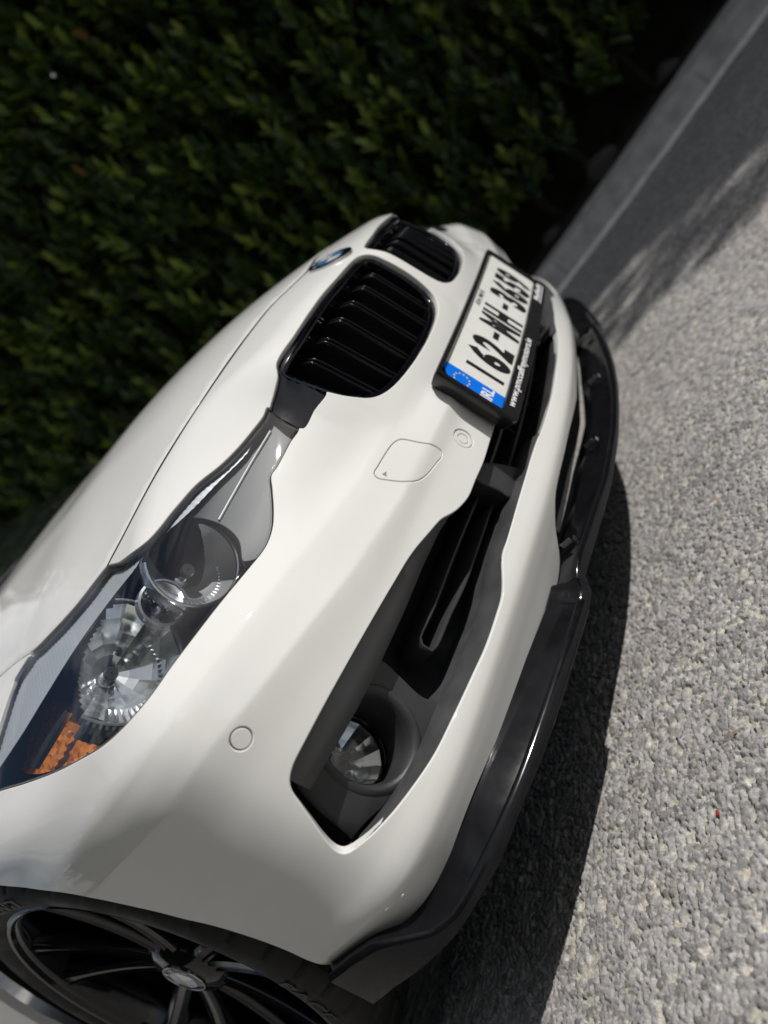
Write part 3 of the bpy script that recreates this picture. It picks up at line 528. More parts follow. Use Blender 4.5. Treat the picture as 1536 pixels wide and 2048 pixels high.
for T, s in ((lambda l: l, 1), (mm, -1)): headlight(T, s)
# --- plan helpers for what sits inside the openings
PN = np.gradient(DP, axis=0); PN /= np.linalg.norm(PN, axis=1)[:, None]; PNI = np.stack([-PN[:, 1], PN[:, 0]], 1)
def plan_pt(s, ins):
    s = np.asarray(s, float); a = np.abs(s); x = np.interp(a, ARC, DP[:, 0])+np.interp(a, ARC, PNI[:, 0])*ins; y = np.interp(a, ARC, DP[:, 1])+np.interp(a, ARC, PNI[:, 1])*ins
    return np.stack([x*np.sign(s+1e-12), y], -1)
def s_of(P): d, s = planq(np.array(P, float)); return s
def plan_lift(ins):
    def f_(q, off=0.): p = plan_pt(-q[:, 0], ins+off); return np.c_[p, q[:, 1]]
    def g_(q, off=0.): p = plan_pt(q[:, 0], ins+off); return np.c_[p, q[:, 1]]
    return f_, g_
def sz(P): P = np.array(P, float); return np.stack([s_of(P), P[:, 2]], 1)
def by_s(P, n, lo=None, hi=None):
    q = np.array(P, float); s = s_of(q); o = np.argsort(s); s, q = s[o], q[o]; g = np.linspace(lo if lo is not None else s[0], hi if hi is not None else s[-1], n)
    return g, np.interp(g, s, q[:, 2])
def ins_line(g, z, ins, sg): p = plan_pt(g*sg, ins) if np.ndim(ins) == 0 else np.stack([plan_pt(np.array([a*sg]), b_)[0] for a, b_ in zip(g, ins)]); return np.c_[p, z]
it, ib = D['intake_top'], D['intake_bot']
for sg in (-1, 1):
    ai = empty('air_intake_insert'); ai.parent = car
    # upper trim band
    g, zt = by_s(it[6:17], 44); _, zi = by_s(D['trim_in'], 44, g[0], g[-1])
    zi = np.interp(g, s_of(D['trim_in']), np.array(D['trim_in'])[:, 2])
    rows = [ins_line(g, zt+.006, .016, sg), ins_line(g, zt+.0005, .005, sg), ins_line(g, zt-.0012, .0052, sg), ins_line(g, zt*.93+zi*.07, .0065, sg), ins_line(g, zt*.5+zi*.5, .0125, sg), ins_line(g, zi+.002, .0215, sg), ins_line(g, zi, .024, sg), ins_line(g, zi+.001, .028, sg), ins_line(g, zi+.02, .09, sg)]
    MB().grid(rows, False, sg < 0).build('trim_band', satin_sunlit, ai, True, 30)
    # lower ledge
    ibr = D['intake_bot'][::-1]; g, zb = by_s([it[-1]]+ib, 56); zl = np.interp(g, s_of(D['ledge_in']), np.array(D['ledge_in'])[:, 2])
    rows = [ins_line(g, zb-.006, .016, sg), ins_line(g, zb-.0008, .004, sg), ins_line(g, zb+.0018, .0045, sg), ins_line(g, zb*.5+zl*.5+.003, .022, sg), ins_line(g, zl+.001, .048, sg), ins_line(g, zl, .051, sg), ins_line(g, zl-.004, .054, sg), ins_line(g, zl-.006, .12, sg)]
    MB().grid(rows, False, sg > 0).build('lower_ledge', satin_sunlit, ai, True, 30)
    # fog lamp bezel
    fcen = np.array((-.7126, .1975, .3733)); fsz = sz([fcen])[0]
    poly = [tuple(p) for p in sz(D['fogcut'])]
    lo_ = [(s_, np.interp(s_, s_of(ib)[::-1], np.array(ib)[::-1, 2])-.004) for s_ in np.linspace(poly[-1][0]+.01, .90, 12)]
    hi_ = [(s_, np.interp(s_, s_of(it), np.array(it)[:, 2])-.012) for s_ in np.linspace(.90, poly[0][0]+.02, 12)]
    pl = crom(np.array(poly+lo_+hi_), .008, True); a = np.linspace(0, 2*np.pi, 40, endpoint=False)[::-1]; hole = fsz+np.stack([np.cos(a), np.sin(a)], 1)*.054
    fl_ = plan_lift(.05)[0 if sg < 0 else 1]; V, F, N = panel_mesh(pl, [hole], fl_, .012, 0, .0015, .03, False); bz = obj('fog_bezel', V, F, satin_black, ai, True, None, 40)
    fc = Vector((fcen[0]*-sg, fcen[1], fcen[2]))
    fq = [plan_pt(np.array([(fsz[0]+.054*math.cos(t_))*sg]), .05)[0] for t_ in np.linspace(0, 2*np.pi, 48, endpoint=False)]
    rows = []
    for k, (rr, dp) in enumerate(((.066, -.001), (.062, -.0035), (.057, -.0025), (.0535, .002), (.051, .010), (.0495, .03), (.048, .062))):
        row = []
        for t_ in np.linspace(0, 2*np.pi, 48, endpoint=False):
            base = plan_pt(np.array([(fsz[0]+rr*math.cos(t_))*sg]), .05)[0]; m_ = max(0, min(1, (dp-.002)/.03)); yb = base[1]*(1-m_)+fc.y*m_
            xb = base[0]*(1-m_)+(fc.x+sg*rr*math.cos(t_))*m_
            row.append((xb, yb+dp, fcen[2]+rr*math.sin(t_)))
        rows.append(row)
    MB().grid(rows, True, sg < 0).build('bezel_ring', satin_black, bz, True, 60)
    fg = empty('fog_lamp'); fg.parent = car; ax = (0, -1, 0); lc = (fc.x, fc.y+.040, fc.z)
    bowl((lc[0], lc[1]+.004, lc[2]), .043, .045, 14, 5, 'reflector', chrome, fg, True, ax)
    ring_about(lc, [(.0455, -.004), (.0455, .001), (.043, .003), (.038, .0065), (.024, .011), (.010, .0128), (.0008, .0132)], ax).build('lens', clear, fg)
    ring_about(lc, [(.0495, -.02), (.0495, .0), (.046, .002), (.0445, .0), (.0445, -.006)], ax).build('retaining_ring', gloss_black, fg)
    ring_about((lc[0], lc[1]+.03, lc[2]), [(.0008, .022), (.005, .021), (.006, .018), (.006, .008), (.011, .0), (.014, -.004)], ax, 18).build('bulb', bulb_cap, fg)
    # recess behind the vane, closed at the back
    g = np.linspace(.20, .68, 30); MB().grid([ins_line(g, np.full(30, z_), i_, sg) for z_, i_ in ((.29, .10), (.33, .115), (.37, .115), (.425, .095))], False, sg < 0).build('recess_wall', matte_black, ai)
    # the looped vane
    vp = crom(np.array(D['vane']), .012); vp = [(p[0]*-sg, p[1], p[2]) for p in vp]
    mb = MB(); rows = []
    P = [Vector(p) for p in vp]; cen = Vector((-.45*-sg, .135, .347))
    for i, p in enumerate(P):
        d = (P[min(i+1, len(P)-1)]-P[max(i-1, 0)]).normalized(); bk = Vector((0, 1, 0)); bk = (bk-d*bk.dot(d)).normalized(); up = d.cross(bk)
        rows.append([p+up*a_+bk*b_ for a_, b_ in ((-.003, .0), (-.0012, -.0028), (.0012, -.0028), (.003, .0), (.0042, .03), (.0036, .045), (-.0036, .045), (-.0042, .03))])
    mb.grid(rows, True); mb.build('vane', satin_black, ai, True, 40)
    # divider block between the middle grille and the side duct
    dz = sz(D['divider']); pl = crom(dz, .006, True)
    V, F, N = panel_mesh(pl, [], plan_lift(.028)[0 if sg < 0 else 1], .012, 0, .003, .06, False); obj('divider', V, F, satin_black, ai, True, None, 40)
# --- middle grille: slats behind the plate
mg = empty('lower_grille'); mg.parent = car
g = np.linspace(-.27, .27, 41)
for z_, i_ in ((.3622, .048), (.331, .052), (.386, .045)):
    rows = [np.c_[plan_pt(g, i_+a_), np.full(41, z_+b_)] for a_, b_ in ((0, .002), (0, -.002), (.004, -.0035), (.06, -.006), (.06, .006), (.004, .0035))]
    mb = MB(); mb.grid([[tuple(r_[j]) for r_ in rows] for j in range(41)], True); mb.build('slat', satin_black, mg, True, 40)
for x_ in (-.155, -.05, .05, .155):
    p = plan_pt(np.array([x_]), .075)[0]; mb = MB(); mb.box((p[0], p[1], .352), (.002, .02, .042)); mb.build('upright', matte_black, mg, False)
rows = [np.c_[plan_pt(g, i_), np.full(41, z_)] for i_, z_ in ((.13, .28), (.13, .42))]; MB().grid(rows).build('grille_mesh', matte_black, mg)
rows = [np.c_[plan_pt(g, i_), np.full(41, z_)] for i_, z_ in ((.012, .3065), (.006, .311), (.009, .3135), (.03, .3125), (.13, .306))]; MB().grid(rows).build('lower_ledge', satin_black, mg, True, 50)
# --- dark inner structure so that nothing shows through
gs = np.linspace(-1.02, 1.02, 60)
MB().grid([np.c_[plan_pt(gs, i_), np.full(60, z_)] for i_, z_ in ((.30, .215), (.145, .215), (.145, .30), (.145, .42), (.21, .50), (.34, .56), (.42, .68), (.6, .70))]).build('inner_structure', matte_black, car)

# --- front splitter
lr, ll = D['lip_ridge'], D['lip_low']; sr_, sl_ = s_of(lr), s_of(ll); zr_, zl_ = np.array(lr)[:, 2], np.array(ll)[:, 2]
sb_ = s_of(D['strip_bot']); zb_ = np.array(D['strip_bot'])[:, 2]
sp = empty('front_splitter'); sp.parent = car
def lip_rows(g, sg, att_in, att_z, kick):
    rows = []
    for s_, ai_, az in zip(g, att_in, att_z):
        zr = np.interp(s_, sr_, zr_); zl = np.interp(s_, sl_, zl_)
        def q(i, z): p = plan_pt(np.array([s_*sg]), i)[0]; return (p[0], p[1], z)
        rows.append([q(ai_, az), q(ai_*.45-.004, az*.45+zr*.55+.001), q(-.002, zr+.0045), q(-.0075, zr+.0048), q(-.0115, zr+.0015), q(-.0128, zr-.003), q(-.012, zl+.001), q(-.0108, zl), q(.01, zl+.002), q(.07, zl+.006), q(ai_+.03, az-.008)])
    return rows
for sg in (-1, 1):
    g = np.concatenate([np.linspace(.424, .47, 14), np.linspace(.485, .80, 22), np.linspace(.81, sr_.max()-.001, 36)])
    zatt = np.interp(g, sb_, zb_)+.004; zatt = np.where(g < .46, np.maximum(zatt, .222), zatt); ain = np.full(len(g), .030)
    rows = lip_rows(g, sg, ain, zatt, 0)
    mb = MB(); mb.grid(rows, True, sg < 0); n = len(rows[0]); mb.f.append(tuple(range(n))); k = len(mb.v)-n; mb.f.append(tuple(range(k, k+n)))
    mb.build('splitter_side', lip_black, sp, True, 38)
    # upright end blade
    e0 = plan_pt(np.array([(sr_.max()-.004)*sg]), -.012)[0]; i0 = plan_pt(np.array([.985*sg]), -.012)[0]; i1 = plan_pt(np.array([1.02*sg]), -.013)[0]
g = np.linspace(-.4225, .4225, 81); ag = np.abs(g)
zi_ = np.interp(ag, [0, .06, .156, .276, .31, .37, .40, .43], [.203, .2065, .2124, .2137, .211, .2152, .2100, .212]); rows = []
for s_, az in zip(g, zi_):
    a_ = abs(s_); zr = np.interp(a_, sr_, zr_); zl = np.interp(a_, sl_, zl_)
    def q(i, z): p = plan_pt(np.array([s_]), i)[0]; return (p[0], p[1], z)
    rows.append([q(.036, az), q(.02, az*.55+zr*.45+.001), q(0, zr+.003), q(-.006, zr+.0032), q(-.0102, zr+.0008), q(-.0120, zr-.003), q(-.0113, zl+.001), q(-.010, zl), q(.02, zl+.003), q(.08, zl+.006), q(.04, az-.006)])
mb = MB(); mb.grid(rows, True, True); mb.build('splitter_middle', lip_black, sp, True, 38)
gs = np.linspace(-.31, .31, 50); zz = np.interp(np.abs(gs), [0, .16, .31], [.212, .2235, .226])
rows = [np.c_[plan_pt(gs, .05), zz+.005], np.c_[plan_pt(gs, .047), zz+.002], np.c_[plan_pt(gs, .047), zz-.003], np.c_[plan_pt(gs, .053), zz-.006], np.c_[plan_pt(gs, .09), zz-.006]]
MB().grid(rows).build('undertray_edge', dusty_grey, sp, True, 50)
for s_ in (-.352, -.105, .125, .36):
    p = plan_pt(np.array([s_]), .018)[0]; z0 = np.interp(abs(s_), np.abs(gs[25:]), zz[25:]); mb = MB()
    mb.box((p[0], p[1], z0-.001), (.0009, .009, .004)); mb.box((p[0]+.005, p[1]-.012, z0-.006), (.004, .0009, .003)); mb.build('bracket', steel, sp, False)
# --- number plate and its holder
pl_y, pl_z, tilt = .0055, .4555, .075
npl = empty('number_plate'); npl.parent = car
def plate_xf(u, v, d):  # u along the car's width, v up the plate, d towards the viewer
    bend = .0082*(u/.256)**2
    return (u, pl_y+bend+v*math.sin(tilt)-d*math.cos(tilt), pl_z+v*math.cos(tilt)+d*math.sin(tilt))
def rounded(w_, h_, r_, n=6):
    o = []
    for cx, cy, a0 in ((w_-r_, h_-r_, 0), (-w_+r_, h_-r_, 90), (-w_+r_, -h_+r_, 180), (w_-r_, -h_+r_, 270)):
        for k in range(n+1): a = R(a0+90*k/n); o.append((cx+r_*math.cos(a), cy+r_*math.sin(a)))
    return o
def resample_loop(L, n=140):
    L = np.array(L); d = np.r_[0, np.cumsum(np.linalg.norm(np.diff(np.vstack([L, L[:1]]), axis=0), axis=1))]; t = np.linspace(0, d[-1], n, endpoint=False); Q = np.vstack([L, L[:1]])
    return np.stack([np.interp(t, d, Q[:, 0]), np.interp(t, d, Q[:, 1])], 1)
# holder: a frame round the plate with a deeper lower rail that carries the dealer's address
ou = resample_loop(rounded(.2635, .0690, .006)); inn = resample_loop(rounded(.2555, .0515, .003))
off_o, off_i = np.array([0, -.0100]), np.array([0, 0])
def ang_sort(L, o): return [(p[0]+o[0], p[1]+o[1]) for p in L]
lo_, li_ = ang_sort(ou, off_o), ang_sort(inn, off_i)
rows = [[plate_xf(u*.962, v*.93-.001, -.024) for u, v in lo_], [plate_xf(u*.993, v*.985, -.008) for u, v in lo_], [plate_xf(u*.9995, v, -.001) for u, v in lo_], [plate_xf(u, v, .0022) for u, v in lo_], [plate_xf(u*.999, v*.996, .0046) for u, v in lo_], [plate_xf(u*.9955, v*.985, .0062) for u, v in lo_], [plate_xf(u*1.003, v*1.015, .0065) for u, v in li_], [plate_xf(u, v, .005) for u, v in li_], [plate_xf(u, v, -.001) for u, v in li_]]
MB().grid(rows, True).build('plate_holder', holder_black, npl, True, 35)
def sheet(name, u0, u1, v0, v1, d, mat, parent, n=24):
    return MB().grid([[plate_xf(u0+(u1-u0)*i/n, v, d) for i in range(n+1)] for v in (v0, v1)]).build(name, mat, parent)
sheet('holder_back', -.252, .252, -.076, .053, -.022, holder_black, npl)
pw = sheet('plate_face', -.2165, .256, -.052, .052, .0005, plate_white, npl); pb = sheet('country_band', -.256, -.2165, -.052, .052, .0005, plate_blue, npl)
def text(body, h, u, v, d, mat, name, parent, xs=1., bold=0., track=1., align='LEFT', ext=.0003, width=None, xf=plate_xf, shear=0.):
    cu = bpy.data.curves.new('t', 'FONT'); cu.body = body; cu.size = 1; cu.offset = bold; cu.space_character = track; cu.align_x = 'LEFT'; cu.resolution_u = 4; cu.shear = shear
    o = bpy.data.objects.new('t', cu); COL.objects.link(o); dg = bpy.context.evaluated_depsgraph_get(); me = bpy.data.meshes.new_from_object(o.evaluated_get(dg)); bpy.data.objects.remove(o)
    P = np.array([v_.co[:] for v_ in me.vertices]); lo, hi = P.min(0), P.max(0); cap = .73 if not any(c in 'gjpqy' for c in body) or True else 1
    base = 0.; kh = h/cap
    kx = (width/(hi[0]-lo[0])) if width else kh*xs
    for vtx, p in zip(me.vertices, P): vtx.co = xf(u+(p[0]-lo[0])*kx, v+(p[1]-base)*kh, d)
    me.name = name; me.materials.clear(); me.materials.append(mat); me.update(); o = bpy.data.objects.new(name, me); COL.objects.link(o); o.parent = parent; return o
# registration characters, tall and narrow, one object each
H_ = .0715; v0_ = -.0440
for ch, u0, u1 in (('I', -.1905, -.1815), ('6', -.1610, -.1275), ('2', -.1215, -.0885), ('-', -.0765, -.0525), ('M', -.0445, -.0085), ('H', -.0030, .0290), ('-', .0455, .0690), ('3', .0795, .1105), ('6', .1165, .1475), ('5', .1535, .1835), ('9', .1890, .2200)):
    if ch == '-': MB().grid([[plate_xf(a_, v_, .0008) for a_ in (u0, u1)] for v_ in (-.0140, -.0035)]).build('character', ink, pw)
    else: text(ch, H_*(1.0 if ch in 'MHI' else .975), u0, v0_+(0 if ch in 'MHI' else .001), .0008, ink, 'character', pw, width=u1-u0, bold=.052 if ch not in 'I' else .0)
text('AN MHÍ', .0105, .000, .0345, .0008, ink, 'county_name', pw, width=.066, bold=.006)
text('IRL', .020, -.2475, -.0335, .0008, white_ink, 'country_letters', pb, width=.0290, bold=.03)
for k in range(12):
    a = 2*math.pi*k/12; c = (-.2375+.0130*math.sin(a), .0190+.0130*math.cos(a)); mb = MB(); pts = [plate_xf(c[0]+(.0026 if j % 2 == 0 else .0011)*math.sin(math.pi*j/5), c[1]+(.0026 if j % 2 == 0 else .0011)*math.cos(math.pi*j/5), .0008) for j in range(10)]
    mb.add(pts+[plate_xf(*c, .0009)], [(j, 10, (j+1) % 10) for j in range(10)]); mb.build('star', yellow_ink, pb, False)
text('www.pmccaffreymotors.ie', .0125, -.238, -.0675, .0070, white_ink, 'dealer_address', npl, width=.220, bold=.022, shear=.2)
# small pale mark at the right end, too worn to read
mk_ = MB()
for k in range(9): mk_.grid([[plate_xf(.156+.0098*k+a_, v_+.0012*math.sin(k*2.1), .0070) for a_ in (0, .0074)] for v_ in (-.0655, -.0565+.0015*math.cos(k*1.7))])
mk_.build('dealer_mark', white_ink, npl); MB().grid([[plate_xf(a_, v_, .0070) for a_ in (.152, .243)] for v_ in (-.0705, -.0685)]).build('dealer_rule', white_ink, npl)
# --- round badge
def roundel(c, nrm, r_, parent, name='badge', up=Vector((0, 0, 1)), ring=ink):
    nrm = Vector(nrm).normalized(); uv = (up-nrm*up.dot(nrm)).normalized(); rt = uv.cross(nrm).normalized(); C0 = Vector(c)
    b0 = empty(name); b0.parent = parent
    def P(rr, a, h): return C0+rt*rr*math.sin(a)+uv*rr*math.cos(a)+nrm*h
    def band(prof, nm, mat, seg=48, a0=0, a1=2*math.pi):
        full = abs(a1-a0-2*math.pi) < 1e-6; n = seg if full else seg+1
        return MB().grid([[P(rr, a0+(a1-a0)*j/seg, h) for j in range(n)] for rr, h in prof], full).build(nm, mat, b0, True, 35)
    band([(r_*1.0, -.003), (r_*1.0, .0015), (r_*.985, .0022), (r_*.96, .0022), (r_*.95, .0016)], 'rim', chrome_soft)
    band([(r_*.952, .0016), (r_*.80, .0022), (r_*.64, .0026)], 'ring', gloss_black)
    band([(r_*.645, .0024), (r_*.635, .0032), (r_*.61, .0032), (r_*.60, .0026)], 'inner_rim', chrome_soft)
    for k in range(4): band([(r_*.61, .0027), (r_*.3, .0031), (.0002, .0033)], 'quadrant', (badge_white, badge_blue)[k % 2 == 1] if False else (badge_white if k % 2 == 0 else badge_blue), 12, k*math.pi/2, (k+1)*math.pi/2)
    for ch, a in (('B', R(-48)), ('M', 0), ('W', R(48))):
        def xf(u, v, d, a=a):
            rr = r_*.70+v; an = a+u/(r_*.8); return P(rr, an, .0030+d)
        wd = r_*(.24 if ch != 'B' else .16); text(ch, r_*.2, -wd/2, 0, 0, badge_white, 'letter', b0, width=wd, bold=.02, xf=xf)
    return b0
ec = np.array([[0, .0995, .738]]); ec[0, 2] = from_xy(ec[:, :2])[0, 2]; en = gradn(ec)[0]
badge = roundel(ec[0]+en*.0008, en, .041, car)
# --- wheels
def wheel(x0, y0, s):
    """s=-1: outer face looks towards -x"""
    w0 = empty('wheel'); w0.parent = car; X = lambda h: x0+s*h*-1 if False else x0-h*s*-1
    c = (0, y0, WZ)
    def L(prof, nm, mat, seg=96, parent=w0, ang=35, fn=None):
        rows = []
        for r_, h in prof:
            rows.append([(x0+s*h, y0+(r_ if fn is None else r_+fn(r_, h, j))*math.cos(2*math.pi*j/seg), WZ+(r_ if fn is None else r_+fn(r_, h, j))*math.sin(2*math.pi*j/seg)) for j in range(seg)])
        return MB().grid(rows, True, s > 0).build(nm, mat, parent, True, ang)
    # h measured outwards from the wheel's outer plane (h=0 at the rim flange)
    tread = [(.256, -.004), (.262, .004), (.272, .009), (.287, .010), (.300, .006), (.309, -.002), (.3155, -.012), (.3175, -.018), (.3195, -.030), (.3205, -.055), (.3155, -.057), (.3155, -.064), (.3208, -.066), (.3212, -.11), (.316, -.112), (.316, -.12), (.3208, -.122), (.3195, -.19), (.315, -.205), (.300, -.216), (.270, -.218), (.256, -.21)]
    gro = lambda r_, h, j: (-.005 if (j % 8 == 0) else 0) if r_ > .3085 else 0
    L(tread, 'tyre', rubber, 320, fn=gro)
    L([(.262, -.002), (.2615, .003), (.258, .0045), (.2535, .003), (.2505, -.004), (.247, -.006), (.2445, -.010), (.240, -.03), (.232, -.09), (.228, -.19), (.25, -.205)], 'rim', gloss_black)
    def spoke(a0, a1, r0_, r1_, nm):
        n = 14; rows = []
        for i in range(n+1):
            k = i/n; rr = r0_+(r1_-r0_)*k; a = a0+(a1-a0)*(k**1.5); wd = .0165*(1-k)+.0165*k+.006*max(0, k-.85)/.15; hh = -.038+.030*k**1.4-.004*math.sin(math.pi*k)
            ca, sa = math.cos(a), math.sin(a)
            sec = []
            for u, d in ((-1, -.05), (-1, -.012), (-.86, -.004), (-.45, -.0005), (-.3, -.0035), (.3, -.0035), (.45, -.0005), (.86, -.004), (1, -.012), (1, -.05)):
                sec.append((x0+s*(hh+d), y0+rr*ca-u*wd*sa, WZ+rr*sa+u*wd*ca))
            rows.append(sec)
        mb = MB(); mb.grid(rows, True, s > 0); mb.build(nm, gloss_black, w0, True, 30)
    for k in range(5):
        a = R(42+72*k)
        for e in (-1, 1): spoke(a+e*R(13), a+e*R(11.5), .040, .247, 'spoke')
    L([(.001, -.030), (.034, -.030), (.036, -.031), (.052, -.034), (.066, -.046), (.072, -.075), (.07, -.1)], 'hub', gloss_black, 48)
    for k in range(5):
        a = R(78+72*k); ring = [(x0+s*-.042, y0+.056*math.cos(a), WZ+.056*math.sin(a))]
        mb = MB(); mb.lathe([(.0005, -.0), (.0075, 0), (.0085, -.0015*s), (.0085, -.02*s)], ring[0], 'x', 6); mb.build('wheel_bolt', satin_black, w0, False)
    roundel((x0+s*-.0285, y0, WZ), (s, 0, 0), .034, w0, 'centre_cap', Vector((0, -.35, .93)))
    L([(.07, -.105), (.165, -.105), (.168, -.107), (.168, -.13), (.07, -.13)], 'brake_disc', disc_iron, 64)
    mb = MB(); tube(mb, [(x0+s*-.02, y0+.235*math.cos(R(174)), WZ+.235*math.sin(R(174))), (x0+s*-.03, y0+.205*math.cos(R(174)), WZ+.205*math.sin(R(174)))], [.004, .0048], 10); mb.build('valve', steel, w0)
    rows = []
    for k in range(13):
        a = R(150+60*k/12) if False else R(-30+60*k/12); rows.append([(x0+s*h_, y0+rr*math.cos(a), WZ+rr*math.sin(a)) for rr, h_ in ((.105, -.075), (.17, -.07), (.188, -.085), (.188, -.14))])
    MB().grid(rows).build('brake_caliper', satin_black, w0)
    # raised lettering on the sidewall
    for body, ang, wd in (('ALVENTI', 96, .135), ('PACE', -162, .095)):
        def xf(u, v, d, ang=ang, wd=wd):
            rr = .2755+v; a = R(ang)-(u-wd/2)/.285*(-1 if s > 0 else 1)*-1*(1 if s < 0 else 1)
            return (x0+s*(.0098+d*.0), y0+rr*math.cos(a), WZ+rr*math.sin(a))
        def xf2(u, v, d, ang=ang, wd=wd):
            rr = .2755+v; a = R(ang)+(u-wd/2)/.285*(1 if s < 0 else -1)
            return (x0+s*.0108, y0+rr*math.cos(a), WZ+rr*math.sin(a))
        text(body, .018, 0, 0, 0, tyre_letter, 'sidewall_lettering', w0, width=wd, bold=.02, xf=xf2)
tyre_letter = simple('raised_rubber', (.032, .032, .031), .5)
wheel(-.872, WY, -1); wheel(.872, WY, 1); wheel(-.872, 3.555, -1); wheel(.872, 3.555, 1)
for sg in (-1, 1):
    rows = []
    for k in range(25):
        a = R(-25+230*k/24); rows.append([(sg*x_, WY+.352*math.cos(a), .328+.352*math.sin(a)) for x_ in (.872, .60)])
    MB().grid(rows).build('arch_liner', matte_black, car)
    MB().grid([[(sg*.60, .35, .15), (sg*.60, 1.15, .15)], [(sg*.60, .35, .72), (sg*.60, 1.15, .72)]]).build('inner_arch_wall', matte_black, car)
# --- the rest of the body behind the wings
ys = [1.34, 1.7, 2.2, 2.8, 3.2, 3.6, 4.0, 4.35, 4.58]
sect = {1.34: (.905, .20, .86), 1.7: (.905, .18, .885), 2.2: (.905, .18, .91), 2.8: (.905, .18, .93), 3.2: (.908, .20, .95), 3.6: (.908, .25, .965), 4.0: (.89, .28, .98), 4.35: (.83, .30, .99), 4.58: (.70, .34, .96)}
for sg in (-1, 1):
    rows = []
    for y in sorted(set(ys) | set(np.round(3.555+.355*np.sin(np.linspace(-np.pi/2, np.pi/2, 17)), 4)) | {3.19, 3.92}):
        w_, z0, z1 = (np.interp(y, ys, [sect[k][j] for k in ys]) for j in range(3)); dy_ = abs(y-3.555)
        if dy_ <= .3551: z0 = max(z0, .322+math.sqrt(max(0, .355**2-dy_**2)))
        if z0 > .35: rows.append([(sg*(w_-.004), y, z0), (sg*(w_+.001), y, z0+.012), (sg*(w_+.002), y, z0+.03), (sg*w_, y, max(.60, z0+.05)), (sg*(w_-.012), y, z1-.12), (sg*(w_-.03), y, z1-.04), (sg*(w_-.075), y, z1)]); continue
        rows.append([(sg*(w_-.03), y, z0), (sg*w_, y, z0+.08), (sg*(w_+.002), y, z0+.25), (sg*w_, y, .60), (sg*(w_-.012), y, z1-.12), (sg*(w_-.03), y, z1-.04), (sg*(w_-.075), y, z1)])
    MB().grid(rows, False, sg > 0).build('body_side', paint, car, True, 60)
    gh = {1.34: (.72, 1.0), 1.6: (.74, 1.02), 2.15: (.60, 1.40), 2.7: (.585, 1.43), 3.3: (.57, 1.40), 3.9: (.62, 1.18), 4.2: (.66, 1.0)}
    rows = []
    for y in (1.6, 2.15, 2.7, 3.3, 3.9, 4.2):
        z1 = np.interp(y, ys, [sect[k][2] for k in ys]); tw, tz = gh[y]; rows.append([(sg*.83, y, z1-.005), (sg*tw, y, max(tz-.05, z1+.005))])
    MB().grid(rows, False, sg > 0).build('side_glass', window, car, True, 60)
    MB().grid([[(sg*.700, 1.236, .850), (sg*.80, 1.332, .850), (sg*.832, 1.45, .866), (sg*.832, 1.605, .876)], [(sg*.712, 1.27, .930), (sg*.722, 1.32, .952), (sg*.716, 1.45, 1.022), (sg*.700, 1.605, 1.105)]], False, sg > 0).build('pillar_base', paint, car, True, 60)
    rows = []
    for k in range(25):
        a = R(-25+230*k/24); rows.append([(sg*x_, 3.555+.352*math.cos(a), .324+.352*math.sin(a)) for x_ in (.895, .60)])
    MB().grid(rows).build('arch_liner', matte_black, car)
    # door mirror
    mb = MB(); rows = []
    for k in range(9):
        a = math.pi*k/8; rows.append([(sg*(.99+.105*math.cos(t_)*math.sin(a)**.6), 1.76-.055*math.cos(a)-.012*abs(math.cos(t_)), 1.035+.068*math.sin(t_)*math.sin(a)**.6) for t_ in np.linspace(0, 2*np.pi, 20, endpoint=False)])
    mb.grid(rows, True); dm = mb.build('door_mirror', paint, car); mb = MB(); tube(mb, [(sg*.84, 1.79, .97), (sg*.93, 1.77, 1.0)], .02, 8); mb.build('mirror_foot', gloss_black, dm)
    mb = MB(); mb.box((sg*.913, 2.55, .78), (.012, .085, .014)); mb.build('door_handle', paint, car)
hw = np.linspace(-1, 1, 17)
def across(y, w_, z, crown): return [(w_*k, y-(.05*(1-k*k) if y < 2 else 0), z+crown*(1-k*k)) for k in hw]
MB().grid([across(1.30, .72, .95, .045), across(1.60, .70, 1.10, .05), across(2.15, .60, 1.36, .045)]).build('windscreen', window, car)
MB().grid([across(2.14, .60, 1.36, .045), across(2.7, .585, 1.39, .045), across(3.3, .57, 1.37, .04), across(3.5, .575, 1.33, .035)]).build('roof', paint, car)
MB().grid([across(3.5, .575, 1.33, .035), across(4.0, .66, 1.03, .03)]).build('rear_window', window, car)
MB().grid([across(4.0, .82, .985, .03), across(4.45, .76, 1.0, .02), across(4.58, .70, .96, .01), across(4.63, .68, .70, .0), across(4.60, .68, .36, .0)]).build('boot_lid', paint, car)
MB().grid([across(1.26, .76, .93, .02), across(1.32, .76, .94, .03)]).build('scuttle', satin_black, car)
for k, x_ in enumerate((-.35, .30)):
    mb = MB(); tube(mb, [(x_-.05, 1.27, 1.005), (x_+.12, 1.29, 1.02), (x_+.42, 1.34, 1.035)], [.01, .007, .004], 6); mb.build('wiper', satin_black, car)

